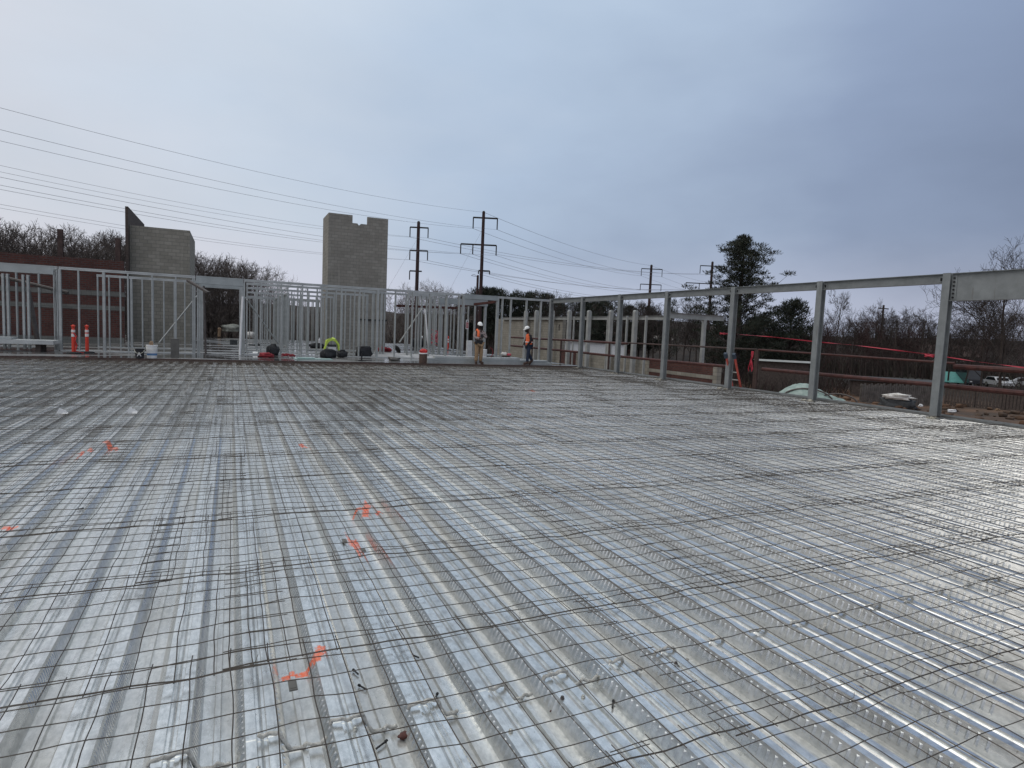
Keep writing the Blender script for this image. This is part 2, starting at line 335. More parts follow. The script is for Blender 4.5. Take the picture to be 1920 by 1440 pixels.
# ------------------------------------------------------------------ mesh building
class MB:
    def __init__(s): s.v = []; s.f = []; s.mi = []; s.cur = 0
    def quadbox(s, p, q):
        (x0, y0, z0), (x1, y1, z1) = p, q; i = len(s.v)
        s.v += [(x0, y0, z0), (x1, y0, z0), (x1, y1, z0), (x0, y1, z0), (x0, y0, z1), (x1, y0, z1), (x1, y1, z1), (x0, y1, z1)]
        for f in ((0, 3, 2, 1), (4, 5, 6, 7), (0, 1, 5, 4), (1, 2, 6, 5), (2, 3, 7, 6), (3, 0, 4, 7)):
            s.f.append(tuple(i+k for k in f)); s.mi.append(s.cur)
        return s
    def box(s, c, d, rot=None):
        i = len(s.v); hx, hy, hz = d[0]/2, d[1]/2, d[2]/2
        m = rot if rot is not None else Matrix.Identity(3)
        for a in ((-hx, -hy, -hz), (hx, -hy, -hz), (hx, hy, -hz), (-hx, hy, -hz), (-hx, -hy, hz), (hx, -hy, hz), (hx, hy, hz), (-hx, hy, hz)):
            s.v.append(tuple(Vector(c)+m @ Vector(a)))
        for f in ((0, 3, 2, 1), (4, 5, 6, 7), (0, 1, 5, 4), (1, 2, 6, 5), (2, 3, 7, 6), (3, 0, 4, 7)):
            s.f.append(tuple(i+k for k in f)); s.mi.append(s.cur)
        return s
    def tube(s, pts, rad, n=6, caps=True):
        pts = [Vector(p) for p in pts]
        if isinstance(rad, (int, float)): rad = [rad]*len(pts)
        i0 = len(s.v); up = None
        for k, p in enumerate(pts):
            d = (pts[min(k+1, len(pts)-1)]-pts[max(k-1, 0)])
            if d.length < 1e-9: d = Vector((0, 0, 1))
            d.normalize()
            if up is None:
                up = Vector((0, 0, 1)) if abs(d.z) < .9 else Vector((1, 0, 0))
            a = d.cross(up)
            if a.length < 1e-6: a = d.orthogonal()
            a.normalize(); b = a.cross(d).normalized(); up = b
            for j in range(n):
                t = 2*math.pi*j/n
                s.v.append(tuple(p+(a*math.cos(t)+b*math.sin(t))*rad[k]))
        for k in range(len(pts)-1):
            for j in range(n):
                a, b_ = i0+k*n+j, i0+k*n+(j+1) % n
                s.f.append((a, b_, b_+n, a+n)); s.mi.append(s.cur)
        if caps and n > 2:
            s.f.append(tuple(i0+j for j in range(n))[::-1]); s.mi.append(s.cur)
            e = i0+(len(pts)-1)*n; s.f.append(tuple(e+j for j in range(n))); s.mi.append(s.cur)
        return s
    def lathe(s, c, prof, n=20):
        i0 = len(s.v)
        for r, z in prof:
            for j in range(n):
                t = 2*math.pi*j/n; s.v.append((c[0]+r*math.cos(t), c[1]+r*math.sin(t), c[2]+z))
        for k in range(len(prof)-1):
            for j in range(n):
                a, b_ = i0+k*n+j, i0+k*n+(j+1) % n
                s.f.append((a, b_, b_+n, a+n)); s.mi.append(s.cur)
        s.f.append(tuple(i0+j for j in range(n))[::-1]); s.mi.append(s.cur)
        e = i0+(len(prof)-1)*n; s.f.append(tuple(e+j for j in range(n))); s.mi.append(s.cur)
        return s
    def prism(s, poly, axis, a, b):
        """extrude a polygon (list of 2d) along axis 'x'/'y'/'z' from a to b"""
        i = len(s.v); n = len(poly)
        def P(u, v, w): return {'x': (w, u, v), 'y': (u, w, v), 'z': (u, v, w)}[axis]
        for w in (a, b):
            for u, v in poly: s.v.append(P(u, v, w))
        s.f.append(tuple(range(i, i+n))[::-1]); s.mi.append(s.cur)
        s.f.append(tuple(range(i+n, i+2*n))); s.mi.append(s.cur)
        for k in range(n):
            k2 = (k+1) % n; s.f.append((i+k, i+k2, i+n+k2, i+n+k)); s.mi.append(s.cur)
        return s
    def blob(s, c, d, seed=0, amp=.25, nu=14, nv=9, flat=True, freq=1.7):
        """a lumpy closed shape sitting on its base: bags, bundles, heaps"""
        i0 = len(s.v); c = Vector(c)
        for a in range(nv+1):
            th = math.pi*a/nv
            for b_ in range(nu):
                ph = 2*math.pi*b_/nu
                p = Vector((math.sin(th)*math.cos(ph), math.sin(th)*math.sin(ph), math.cos(th)))
                k = 1+amp*mnoise.noise(p*freq+Vector((seed*7.1, seed*3.3, 1)))*2
                q = Vector([math.copysign(abs(t)**.75, t) for t in p])*k
                z = q.z*d[2]/2
                if flat: z = max(z, -d[2]/2*.8)
                s.v.append((c.x+q.x*d[0]/2, c.y+q.y*d[1]/2, c.z+z))
        for a in range(nv):
            for b_ in range(nu):
                p, q = i0+a*nu+b_, i0+a*nu+(b_+1) % nu
                s.f.append((p, p+nu, q+nu, q)); s.mi.append(s.cur)
        return s
    def mesh(s, name, mats, smooth=False):
        me = bpy.data.meshes.new(name)
        me.from_pydata(s.v, [], s.f)
        for m in (mats if isinstance(mats, (list, tuple)) else [mats]): me.materials.append(MT[m] if isinstance(m, str) else m)
        if any(s.mi): me.polygons.foreach_set('material_index', s.mi)
        if smooth: me.polygons.foreach_set('use_smooth', [True]*len(s.f))
        bm = bmesh.new(); bm.from_mesh(me); bmesh.ops.recalc_face_normals(bm, faces=bm.faces); bm.to_mesh(me); bm.free()
        me.update(); return me
    def build(s, name, mats, parent=None, smooth=False, loc=None):
        o = bpy.data.objects.new(name, s.mesh(name, mats, smooth)); COL.objects.link(o)
        if parent: o.parent = parent
        if loc: o.location = loc
        return o
def tag(o, label=None, cat=None, group=None, kind=None):
    if label: o['label'] = label
    if cat: o['category'] = cat
    if group: o['group'] = group
    if kind: o['kind'] = kind
    return o
def thing(name, label, cat, loc=(0, 0, 0), rz=0, group=None):
    o = bpy.data.objects.new(name, None); COL.objects.link(o); o.location = loc; o.rotation_euler = (0, 0, rz); o.empty_display_size = .2
    return tag(o, label, cat, group)
def structure(o): o['kind'] = 'structure'; return o
def dup(o, parent=None):
    c = o.copy(); COL.objects.link(c); c.parent = parent
    for ch in list(o.children): dup(ch, c)
    return c

# ================================================================== SETTING
GZ = -3.4; XR = 14.72; YF = 24.45; SZ = .08
def terrain():
    n = 140; b = MB()
    xs = np.concatenate([np.linspace(-700, -120, 12), np.linspace(-105, 180, 96), np.linspace(200, 900, 14)])
    ys = np.concatenate([np.linspace(-300, -40, 6), np.linspace(-30, 210, 90), np.linspace(230, 1200, 14)])
    for y in ys:
        for x in xs:
            z = GZ
            if x > 30: z += (mnoise.noise(Vector((x*.12, y*.12, 0)))*.5+mnoise.noise(Vector((x*.4, y*.4, 3)))*.22)*min(1, (x-30)/8)
            b.v.append((x, y, z))
    nx = len(xs)
    for j in range(len(ys)-1):
        for i in range(nx-1):
            a = j*nx+i; b.f.append((a, a+1, a+1+nx, a+nx)); b.mi.append(0)
    structure(b.build('ground', 'dirt', smooth=True))
    # wooded rise that closes the view all round
    h = MB(); na, nr = 150, 14
    for k in range(nr+1):
        r = 122+k*8
        for i in range(na+1):
            a = math.radians(-62+i*(170)/na)
            t = k/nr
            z = GZ-1+math.sin(min(1, t*1.3)*math.pi/2)*(10.6+1.8*mnoise.noise(Vector((a*3.2, .3, 0)))+.9*mnoise.noise(Vector((a*14, t*3, 5))))
            deg = math.degrees(a)
            if deg > 46: z -= (z-GZ)*.18
            h.v.append((r*math.sin(a), r*math.cos(a), z))
    for k in range(nr):
        for i in range(na):
            a = k*(na+1)+i; h.f.append((a, a+1, a+2+na, a+1+na)); h.mi.append(0)
    structure(h.build('hill', 'woodland_floor', smooth=True))
terrain()

# --- the metal deck -------------------------------------------------
X0 = -.250            # left edge of one crest at z = 0 (surveyed)
CW, WW, VW, DP = .116, .035, PITCH-.116-.070, .082
def deck():
    prof = [(0, 0), (.036, 0), (.040, -.010), (.050, -.010), (.056, -.002), (.062, -.010), (.072, -.010), (.076, 0), (CW, 0), (CW+WW, -DP), (CW+WW+.042, -DP), (CW+WW+.046, -DP+.014), (CW+WW+.066, -DP+.014), (CW+WW+.070, -DP), (CW+WW+VW, -DP)]
    # crest starts after the left web; here the pattern runs crest, web down, flute, web up
    ys = [-1.5, 2.33]+[2.335, 9.6, 9.605, 16.9, 16.905, YF]
    x_first = X0-36*PITCH*1; nrib = int((XR-x_first)/PITCH)
    line = []
    for r in range(nrib+1):
        for px, pz in prof:
            x = x_first+r*PITCH+px
            if x <= XR-.02: line.append((x, pz, r))
    b = MB()
    nl = len(line)
    lift = {0: .0, 1: .0, 2: .0016, 3: .0016, 4: 0, 5: 0, 6: .0016, 7: .0016}
    for k, y in enumerate(ys):
        for x, z, r in line: b.v.append((x, y, z+lift[k]))
    for k in range(len(ys)-1):
        for i in range(nl-1):
            a = k*nl+i; b.f.append((a, a+1, a+1+nl, a+nl)); b.mi.append(0)
    # sheet side laps: a thin folded lip every third rib
    for r in range(0, nrib, 3):
        x = x_first+r*PITCH+.092
        if x > XR-.1: break
        b.quadbox((x, 0, .0006), (x+.005, YF, .0030))
    # embossments pressed into the webs
    def emb(xc0, xc1, y, side, long_):
        # web goes from (x_top, 0) to (x_bot, -DP)
        if long_: t0, t1, sh = .12, .86, .03
        else: t0, t1, sh = .14, .80, .0
        nx, nz = (DP, WW) if side > 0 else (-DP, WW); ln = math.hypot(nx, nz); nx, nz = nx/ln, nz/ln
        i = len(b.v); w = .0075 if not long_ else .0045; hgt = .0065 if not long_ else .003
        for t, yy in ((t0, y), (t1, y-sh)):
            x = xc0+(xc1-xc0)*t; z = -DP*t
            b.v.append((x, yy-w, z)); b.v.append((x, yy+w, z))
        for t, yy in ((t0+.08, y-sh*.05), (t1-.08, y-sh*.95)):
            x = xc0+(xc1-xc0)*t+nx*hgt; z = -DP*t+nz*hgt
            b.v.append((x, yy, z))
        # 0,1 top base; 2,3 bottom base; 4,5 ridge
        for f in ((0, 4, 1), (2, 3, 5), (0, 2, 5, 4), (1, 4, 5, 3)): b.f.append(tuple(i+q for q in f)); b.mi.append(0)
    for r in range(nrib):
        x = x_first+r*PITCH
        if x < -3.4: continue
        y = max(1.0, x/2.1, -x*3.4); ymax = 9.5 if x > 0 else 9
        yl = y
        while yl < ymax:
            if x > -.1:
                emb(x, x-WW, yl, -1, False)              # web facing left (towards the camera on the right side)
                if yl < 4.5 and x < 3: emb(x+CW, x+CW+WW, yl, 1, False)
            else:
                emb(x+CW, x+CW+WW, yl, 1, True)
            yl += .038 if x > -.1 else .024
    o = b.build('metal_deck', 'galvanised_deck'); structure(o)
deck()

# --- poured slab beyond ---------------------------------------------
def slab():
    b = MB(); b.quadbox((-24, YF+.012, -.30), (XR-.002, 53, SZ))
    structure(b.build('concrete_floor', 'wet_concrete'))
slab()
bb = MB(); bb.quadbox((-24, YF-.006, -.07), (XR-.03, YF+.010, SZ+.012))
tag(bb.build('pour_stop', 'rust_brown'), 'rusty steel edge strip where the corrugated deck meets the poured concrete floor', 'edge strip')
bb = MB(); bb.quadbox((XR-.018, -2, -.10), (XR, 53, .085)); bb.quadbox((XR, -2, -.10), (XR+.12, 53, -.088))
tag(bb.build('edge_angle', 'primer'), 'long grey steel angle closing the right edge of the deck', 'edge angle')
# the storey below the deck
b = thing('building_shell', 'ground storey of the unfinished building under the metal deck', 'building')
MB().quadbox((XR-.45, -2, GZ-.3), (XR-.15, 53, -.104)).build('wall', 'cmu_tan', b)
MB().quadbox((-24, 52.6, GZ-.3), (XR-.46, 52.9, -.304)).build('wall', 'cmu_tan', b)
MB().quadbox((-24.3, -2, GZ-.3), (-24.01, 53, -.304)).build('wall', 'cmu_tan', b)

# ================================================================== WIRE MESH SHEETS
def wire_sheet_mesh(seed, LX=2.90, LY=1.22):
    rr = random.Random(seed); b = MB(); s = .1524; stub = .028
    def wav(x, y):
        return .032+.022*mnoise.noise(Vector((x*1.3+seed*9, y*1.6, seed)))+.012*mnoise.noise(Vector((x*5, y*5+seed, 3)))
    def jx(x, y, k): return .012*mnoise.noise(Vector((x*1.1+k, y*1.1, seed+20)))+.008*mnoise.noise(Vector((x*4, y*4, seed+k*2.)))
    nx, ny = int(LX/s), int(LY/s); r = .0024
    for j in range(ny+1):                       # wires running along x
        y = j*s; pts = []
        for i in range(-1, 2*nx+2):
            x = min(max(i*s/2, -stub), nx*s+stub)
            pts.append((x, y+jx(x, y, 1), wav(x, y)))
        b.tube(pts, r*(1.6 if j == 0 else 1), 4, caps=False)
    for i in range(nx+1):                       # wires running along y, on top
        x = i*s; pts = []
        for j in range(-1, 2*ny+2):
            y = min(max(j*s/2, -stub), ny*s+stub)
            pts.append((x+jx(x, y, 5), y, wav(x, y)+.0052))
        b.tube(pts, r, 4, caps=False)
    # tie wire twists on the lapped edge
    for k in range(rr.randint(2, 4)):
        x = rr.randint(0, nx)*s; y = 0
        p = Vector((x+jx(x, 0, 1), 0, wav(x, 0)+.006))
        b.tube([p+Vector((-.012, .004, -.004)), p, p+Vector((.010, -.012, .016)), p+Vector((.020, rr.uniform(-.02, .02), .032))], .0014, 3, caps=False)
    return b.mesh('wire_mesh_sheet', 'wire')
def mesh_sheets():
    tpl = [wire_sheet_mesh(i) for i in range(8)]; rr = random.Random(3); k = 0
    rows = [0.53, 1.66, 2.80, 3.90, 5.05, 6.22, 7.38, 8.55, 9.72, 10.88, 12.05, 13.2, 14.38, 15.55, 16.7, 17.88, 19.04, 20.2, 21.3, 22.42, 23.1]
    starts = {0: -1.5, 1: 1.86-2.9*2+.12, 2: .12-2.77, 3: -.47, 4: -.15}
    for j, y in enumerate(rows):
        x = starts.get(j, -.27*y-rr.uniform(.5, 2.8))
        while x > -.30*(y+1.3)-.2: x -= 2.76
        while x < XR-.25:
            ln = 2.744
            if x > 2.02*(y+1.3)+.3: break
            if x+2.9 < -.30*(y+1.4): x += 2.76; continue
            o = bpy.data.objects.new('wire_mesh_sheet', rr.choice(tpl)); COL.objects.link(o)
            xx = x
            if x+ln > XR-.05: xx = XR-.05-ln-.03
            o.location = (xx, y+rr.uniform(-.035, .035), (j % 2)*.010+(k % 2)*.006); o.rotation_euler = (0, 0, rr.uniform(-.006, .006))
            tag(o, 'rusty welded wire mesh sheet lapped with others over the metal deck', 'wire mesh', 'welded wire mesh sheets laid over the deck')
            x += 2.76+rr.uniform(-.12, .12); k += 1
mesh_sheets()

# ================================================================== STEEL STUD WALLS
def c_stud(length, w=.05, d=.15, t=.004):
    b = MB(); b.quadbox((-w/2, -d/2, 0), (-w/2+t*2, d/2, length)); b.quadbox((-w/2+2*t, -d/2, 0), (w/2, -d/2+2*t, length)); b.quadbox((-w/2+2*t, d/2-2*t, 0), (w/2, d/2, length)); return b
_stud = {}
def stud_obj(length, parent, x, w=.05, y=0, z=0, m='stud', name='stud', tilt=0):
    key = (round(length, 2), w, m)
    if key not in _stud: _stud[key] = c_stud(length, w).mesh('stud', m)
    o = bpy.data.objects.new(name, _stud[key]); COL.objects.link(o); o.parent = parent; o.location = (x, y, z)
    o.rotation_euler = (0, tilt, 0); return o
def stud_wall(label, p0, p1, xs=None, sp=.61, z0=SZ, zt=3.25, openings=(), lowsill=None, group=None, double_top=True, lean=()):
    """openings: (a, b, head depth) in metres along the wall"""
    v = Vector((p1[0]-p0[0], p1[1]-p0[1], 0)); Lw = v.length; rz = math.atan2(v.y, v.x)
    t = thing('stud_wall', label, 'stud wall', (p0[0], p0[1], z0), rz, group); H = zt-z0
    segs = []; a = 0
    for (o0, o1, hd) in sorted(openings):
        if o0 > a: segs.append((a, o0))
        a = o1
    if a < Lw: segs.append((a, Lw))
    for s0, s1 in segs:
        MB().quadbox((s0, -.078, 0), (s1, .078, .032)).build('bottom_track', 'track', t)
        b = MB().quadbox((s0, -.080, H-.045), (s1, .080, H))
        if double_top: b.quadbox((s0, -.076, H-.10), (s1, .076, H-.052))
        b.build('top_track', 'track', t)
    for (o0, o1, hd) in openings:
        b = MB().quadbox((o0-.02, -.086, H-hd), (o1+.02, .086, H-.012)); b.quadbox((o0-.02, -.094, H-.03), (o1+.02, .094, H+.003)); b.quadbox((o0-.02, -.094, H-hd-.004), (o1+.02, .094, H-hd+.03))
        b.build('header', 'header', t)
        for e, sgn in ((o0, -1), (o1, 1)):
            stud_obj(H-.11, t, e+sgn*.03, .05, z=.034, name='jamb'); stud_obj(H-.11, t, e+sgn*.085, .05, z=.034, name='jamb')
    if xs is None:
        xs = []; x = .03
        while x < Lw: xs.append(x); x += sp
        xs.append(Lw-.03)
    for x in xs:
        if any(o0-.12 < x < o1+.12 for o0, o1, _ in openings): continue
        w = .09 if R_.random() < .06 else .05
        stud_obj(H-.135, t, x, w, z=.034)
    return t
YW = 28.6
def X(px, Y=YW): return at(px, 620, Y)[0]
# front wall, stud by stud as surveyed
def front_walls():
    xa, xb, xc = -14.0, X(110), X(366)
    o = stud_wall('steel stud wall section with deep header at the far left, before the brick wall', (xa, YW), (xb, YW),
                  xs=[X(p)-xa for p in (8, 17)]+[0.05, 1, 2, 3, 4, 5, 5.6], openings=[(X(-60)-xa, X(108)-xa-.1, .31)])
    for px in (8.5, 17, 46, 55): stud_obj(2.75, o, X(px)-xa, .07, z=.034)
    stud_obj(3.02, o, X(107)-xa, .11, z=.034, name='jamb')
    x0 = X(113)
    stud_wall('open steel stud wall in front of the brick wall and block box, orange delineators before it', (x0, YW), (xc, YW),
              xs=[X(p)-x0 for p in (114, 149, 196, 241, 286, 330, 362)]+[X(364)-x0+.02])
    # doorway header between the two walls
    x1 = X(457)
    t = thing('door_header', 'galvanised box header over the wide opening between two stud walls', 'header', (xc, YW, SZ))
    w = x1-xc; H = 3.25-SZ
    b = MB().quadbox((.03, -.09, H-.30), (w-.03, .09, H+.0)); b.quadbox((.03, -.10, H-.035), (w-.03, .10, H+.006)); b.quadbox((.03, -.10, H-.304), (w-.03, .10, H-.26)); b.build('header_box', 'header', t)
    for xx in (.09, .15, w-.15, w-.09): stud_obj(H-.31, t, xx, .05, name='jamb')
    xe = X(861)
    stud_wall('long steel stud wall with bags and tools lying in front of it', (x1, YW), (xe, YW),
              xs=[X(p)-x1 for p in (458, 489, 527, 566, 602, 639, 673, 707, 740, 772, 804, 836, 859)])
    xg, xf = X(929), X(1029)
    stud_wall('steel stud wall at the right corner with a header, behind the two workers', (xe+.08, YW), (xf, YW),
              xs=[X(p)-xe-.08 for p in (940, 956, 985, 1012)], openings=[(.14, xg-xe-.08, .22)])
front_walls()
def inner_walls():
    stud_wall('second stud wall behind the front one, left of the doorway, before the brick wall', (X(183, 32.3), 32.3), (X(377, 32.3), 32.3), sp=.42)
    t = thing('door_header', 'second box header seen through the doorway, one room back', 'header', (X(377, 32.3), 32.3, SZ))
    w = X(457, 32.3)-X(377, 32.3); H = 3.19
    MB().quadbox((0, -.09, H-.3), (w, .09, H)).build('header_box', 'header', t)
    for xx in (.05, w-.05): stud_obj(H-.31, t, xx, .09, name='jamb')
    g = 'parallel stud walls receding behind the long front wall'
    for i, y in enumerate((31.0, 35.2, 40.5, 47.5)):
        x1 = 7.0 if y < 40 else 5.9
        stud_wall('stud wall receding behind the long front wall, left of the block tower', (X(457, y)+.1 if y < 34 else .6+i*.12, y), (x1, y), sp=.44, group=g)
    stud_wall('long dense stud wall running away from the camera left of the tower', (3.05, 39), (3.07, 50.3), sp=.5)
    stud_wall('dense stud wall across the far end of the framed corridor', (.9, 50.5), (6.4, 50.5), sp=.35)
    stud_wall('stud wall in front of the block tower at its foot', (6.0, 31.6), (9.6, 31.6), sp=.55)
    stud_wall('stud wall right of the block tower with the diagonal brace', (8.05, 30.6), (10.1, 30.6), sp=.7)
    g2 = 'stud walls framing the rooms right of the block tower'
    for y, a, b_ in ((33.8, 9.5, 12.9), (42.5, 12.0, 14.5)):
        stud_wall('stud wall framing a room right of the block tower', (a, y), (min(b_, 14.4), y), sp=.42, group=g2)
    stud_wall('stud wall section behind the left header, before the brick wall', (-11.5, 31.2), (-7.1, 31.2), sp=.9)
    t = thing('door_header', 'wide grey steel header between rooms right of the tower', 'header', (10.1, 32.0, SZ))
    MB().quadbox((0, -.1, 2.78), (2.8, .1, 3.1)).build('header_box', 'header', t)
    for xx in (.1, 2.7): stud_obj(2.78, t, xx, .12, name='jamb')
inner_walls()

def brace(label, p, q, w=.07, m='stud', name='brace', r=None):
    b = MB()
    if r: b.tube([p, q], r, 8)
    else:
        d = Vector(q)-Vector(p); rot = d.to_track_quat('Z', 'Y').to_matrix(); b.box((Vector(p)+Vector(q))/2, (w, w*.6, d.length), rot)
    return tag(b.build(name, m), label, name.replace('_', ' '))
def pt(px, py, Y): x, z = at(px, py, Y); return (x, Y, z)
brace('diagonal steel stud brace behind the white bucket', pt(298, 643, 28.9), pt(374, 549, 30.3), w=.055, m='primer')
brace('diagonal stud brace just right of the doorway, above the backpack', pt(463, 562, 28.85), pt(522, 645, 29.6))
brace('diagonal stud brace beside the black wheel', pt(749, 642, 28.9), pt(792, 578, 29.3), w=.06, m='primer_pale')
brace('bright white pipe leaning on the right jamb of the doorway', pt(449.5, 668, 28.1), pt(455, 556, 28.42), m='white', name='pipe', r=.045)
brace('thin white pipe leaning inside the stud wall above the brown drum', pt(804, 662, 29.0), pt(797, 580, 29.3), m='white', name='pipe', r=.04)
brace('dark steel angle sticking out at the top of the doorway', pt(352, 526, 28.3), pt(391, 549, 27.4), w=.13, m='dark_pipe', name='steel_angle')
brace('grey brown bracing pipe sloping past the left header', pt(-30, 511, 29.8), pt(128, 549, 28.9), m='dark_pipe', name='bracing_pipe', r=.065)
brace('dark slanting strut between the left studs', pt(53, 545, 29.2), pt(73, 652, 28.9), w=.14, m='dark_pipe', name='strut')
brace('dark rusty rod left of the doorway post', pt(382, 536, 28.45), pt(386, 672, 28.3), m='dark_pipe', name='rod', r=.04)

# ================================================================== MASONRY
def brick_wall():
    t = thing('brick_wall', 'long red brick wall with two grey block bands behind the left studs', 'brick wall')
    y = 37.0
    zs = [(-.2, 1.74), (1.96, 2.44), (2.68, 4.24)]
    m = MB()
    for a, b_ in zs: m.quadbox((-24, y, a), (-4.95, y+.3, b_))
    m.build('brickwork', 'brick_red', t)
    MB().quadbox((-24, y-.012, 1.742), (-4.95, y+.3, 1.958)).build('block_band', 'cmu_band', t)
    MB().quadbox((-24, y-.012, 2.442), (-4.95, y+.3, 2.678)).build('block_band', 'cmu_band', t)
    MB().quadbox((-24, y-.03, SZ), (-4.95, y-.004, .36)).build('base_course', 'cmu_band', t)
brick_wall()
t = thing('block_box', 'tan concrete block shaft with low flat top, left of the tower', 'block shaft')
xa, z1 = at(243, 424, 41.5); xb, _ = at(356, 434, 41.5)
MB().quadbox((xa, 41.5, -.2), (xb, 41.8, 6.62)).build('front_wall', 'cmu_tan', t)
MB().quadbox((xb-.2, 41.802, -.2), (xb-.0, 47.2, 6.62)).build('side_wall', 'cmu_tan', t)
MB().quadbox((xa, 41.802, -.2), (xa+.2, 47.2, 6.6)).build('side_wall', 'cmu_tan', t)
MB().quadbox((xa+.202, 46.9, -.2), (xb-.202, 47.2, 6.6)).build('back_wall', 'cmu_tan', t)
b = MB()
x5 = at(235, 450, 41.0)[0]; zt_ = at(239, 387, 41.0)[1]
b.quadbox((x5, 41.0, -.2), (xa-.004, 48.2, zt_))
tag(b.build('brick_parapet', 'brick_dark'), 'tall dark brick parapet end rising above the tan block shaft', 'brick wall')
t = thing('block_tower', 'tall grey concrete block stair tower with a notch in its top', 'block tower')
Y = 42.0; xl, zl = at(616.5, 401, Y); xr, zr = at(728, 408.5, Y); n0, nz = at(661, 418, Y); n1, _ = at(689, 419, Y); nm, nz2 = at(673, 420, Y)
ztp = (zl+zr)/2
MB().prism([(xl, -.2), (xr, -.2), (xr, ztp), (n1, ztp), (n1, nz), (nm+.14, nz), (nm, nz-.12), (nm-.1, nz), (n0, nz), (n0, ztp), (xl, ztp)], 'y', Y, Y+.2).build('front_wall', 'cmu', t)
yb = xl/(at(606, 412, 44)[0]/44)
MB().quadbox((xl, Y+.202, -.2), (xl+.2, yb, ztp)).build('side_wall', 'cmu', t)
MB().quadbox((xr-.2, Y+.202, -.2), (xr, yb, ztp)).build('side_wall', 'cmu', t)
MB().quadbox((xl+.202, yb-.2, -.2), (xr-.202, yb, nz-.5)).build('back_wall', 'cmu', t)
lp = MB()
for px, py, s_ in ((652, 428, .13), (625, 453, .11), (626, 473, .15), (625, 514, .14), (624, 523, .09), (647, 560, .2)):
    x, z = at(px, py, Y-.02); lp = MB(); lp.box((x, Y-.006, z), (s_, .012, s_*1.2), Matrix.Rotation(px*.3, 3, 'Y'))
    lp.build('mortar_patch', 'cmu_tan', t)
x, z = at(700, 600, Y-.1); MB().quadbox((x-.95, Y-.10, z-.05), (x+.95, Y-.002, z+.05)).build('ledger', 'black', t)
for px, ztop, lb in ((113, 430, 'rusty steel column stub rising behind the brick wall, the taller one'), (221, 447, 'rusty steel column stub behind the brick wall near the block shaft')):
    x, z = at(px, ztop, 40.0); w = .12
    b = MB(); b.quadbox((x-w, 39.88, -.2), (x+w, 39.90, z)); b.quadbox((x-w, 40.10, -.2), (x+w, 40.12, z)); b.quadbox((x-.012, 39.902, -.2), (x+.012, 40.098, z))
    tag(b.build('steel_column', 'rust_brown'), lb, 'steel column')
brace('thin brace leaning against the taller rusty column stub', pt(93, 483, 39.9), pt(108, 443, 39.9), m='dark_pipe', name='brace', r=.03)
# rusty red beams in the rooms on the right
for a, b_, lb in (((740, 573), (862, 578), 'dark red steel beam right of the tower behind the studs'), ((862, 574), (930, 566), 'dark red steel beam above the standing workers')):
    p = Vector(pt(a[0], a[1], 33.0)); q = Vector(pt(b_[0], b_[1], 33.0 if a[0] == 740 else 30.5))
    b = MB(); d = q-p; b.box((p+q)/2, (.16, .12, d.length), d.to_track_quat('Z', 'Y').to_matrix()); tag(b.build('steel_beam', 'rust'), lb, 'steel beam')

# ================================================================== RIGHT STEEL FRAME
def tube_col(b, x, y, z0, z1, w): b.quadbox((x-w/2, y-w/2, z0), (x+w/2, y+w/2, z1))
def i_beam_y(b, x, y0, y1, zt, dp, w=.15, t=.012):
    b.quadbox((x-w/2, y0, zt-t), (x+w/2, y1, zt)); b.quadbox((x-w/2, y0, zt-dp), (x+w/2, y1, zt-dp+t)); b.quadbox((x-t/2, y0, zt-dp+t), (x+t/2, y1, zt-t))
def i_beam_x(b, y, x0, x1, zt, dp, w=.15, t=.012):
    b.quadbox((x0, y-w/2, zt-t), (x1, y+w/2, zt)); b.quadbox((x0, y-w/2, zt-dp), (x1, y+w/2, zt-dp+t)); b.quadbox((x0, y-t/2, zt-dp+t), (x1, y+t/2, zt-t))
CX = 14.42
cols = [atx(1763, 680, CX)[0], atx(1528.5, 680, CX)[0], atx(1368, 680, CX)[0], atx(1246, 660, CX)[0], atx(1159, 650, CX)[0], atx(1089, 650, CX)[0], atx(1031, 640, CX)[0]]
def right_frame():
    t = thing('steelwork', 'grey painted steel column and beam frame along the right edge of the deck', 'steel frame')
    for k, y in enumerate(cols):
        b = MB(); w = .165
        # wide flange column: flanges face the deck
        b.quadbox((CX-w/2, y-w/2, -.09), (CX-w/2+.014, y+w/2, 3.225)); b.quadbox((CX+w/2-.014, y-w/2, -.09), (CX+w/2, y+w/2, 3.225)); b.quadbox((CX-w/2+.014, y-.005, -.09), (CX+w/2-.014, y+.005, 3.225))
        c = b.build('column', 'primer', t)
        MB().quadbox((CX-.13, y-.13, .002), (CX+.13, y+.13, .022)).build('base_plate', 'primer', c)
        for sgn, dp in ((-1, .62 if k == 0 else .23), (1, .23)):
            if k == len(cols)-1 and sgn == 1: continue
            yc = y+sgn*(w/2+.055); zt = 3.21
            p = MB(); p.quadbox((CX-.018, yc-.055, zt-dp+.05), (CX-.0075, yc+.055, zt-.04)); pl = p.build('connection_plate', 'primer', c)
            nb = 6 if dp > .5 else 2
            for i in range(nb):
                z = zt-.10-i*(dp-.2)/max(1, nb-1); MB().tube([(CX-.040, yc, z), (CX-.0182, yc, z)], .022, 6).build('bolt', 'bolt', pl)
    ys = [-3.0]+cols
    for k in range(len(cols)):
        y0, y1 = (cols[0]-7.5, cols[0]) if k == 0 else (cols[k-1], cols[k])
        b = MB(); i_beam_y(b, CX, y0+.085, y1-.085, 3.215, .60 if k == 0 else .215); b.build('beam', 'primer', t)
right_frame()
fm = MB()
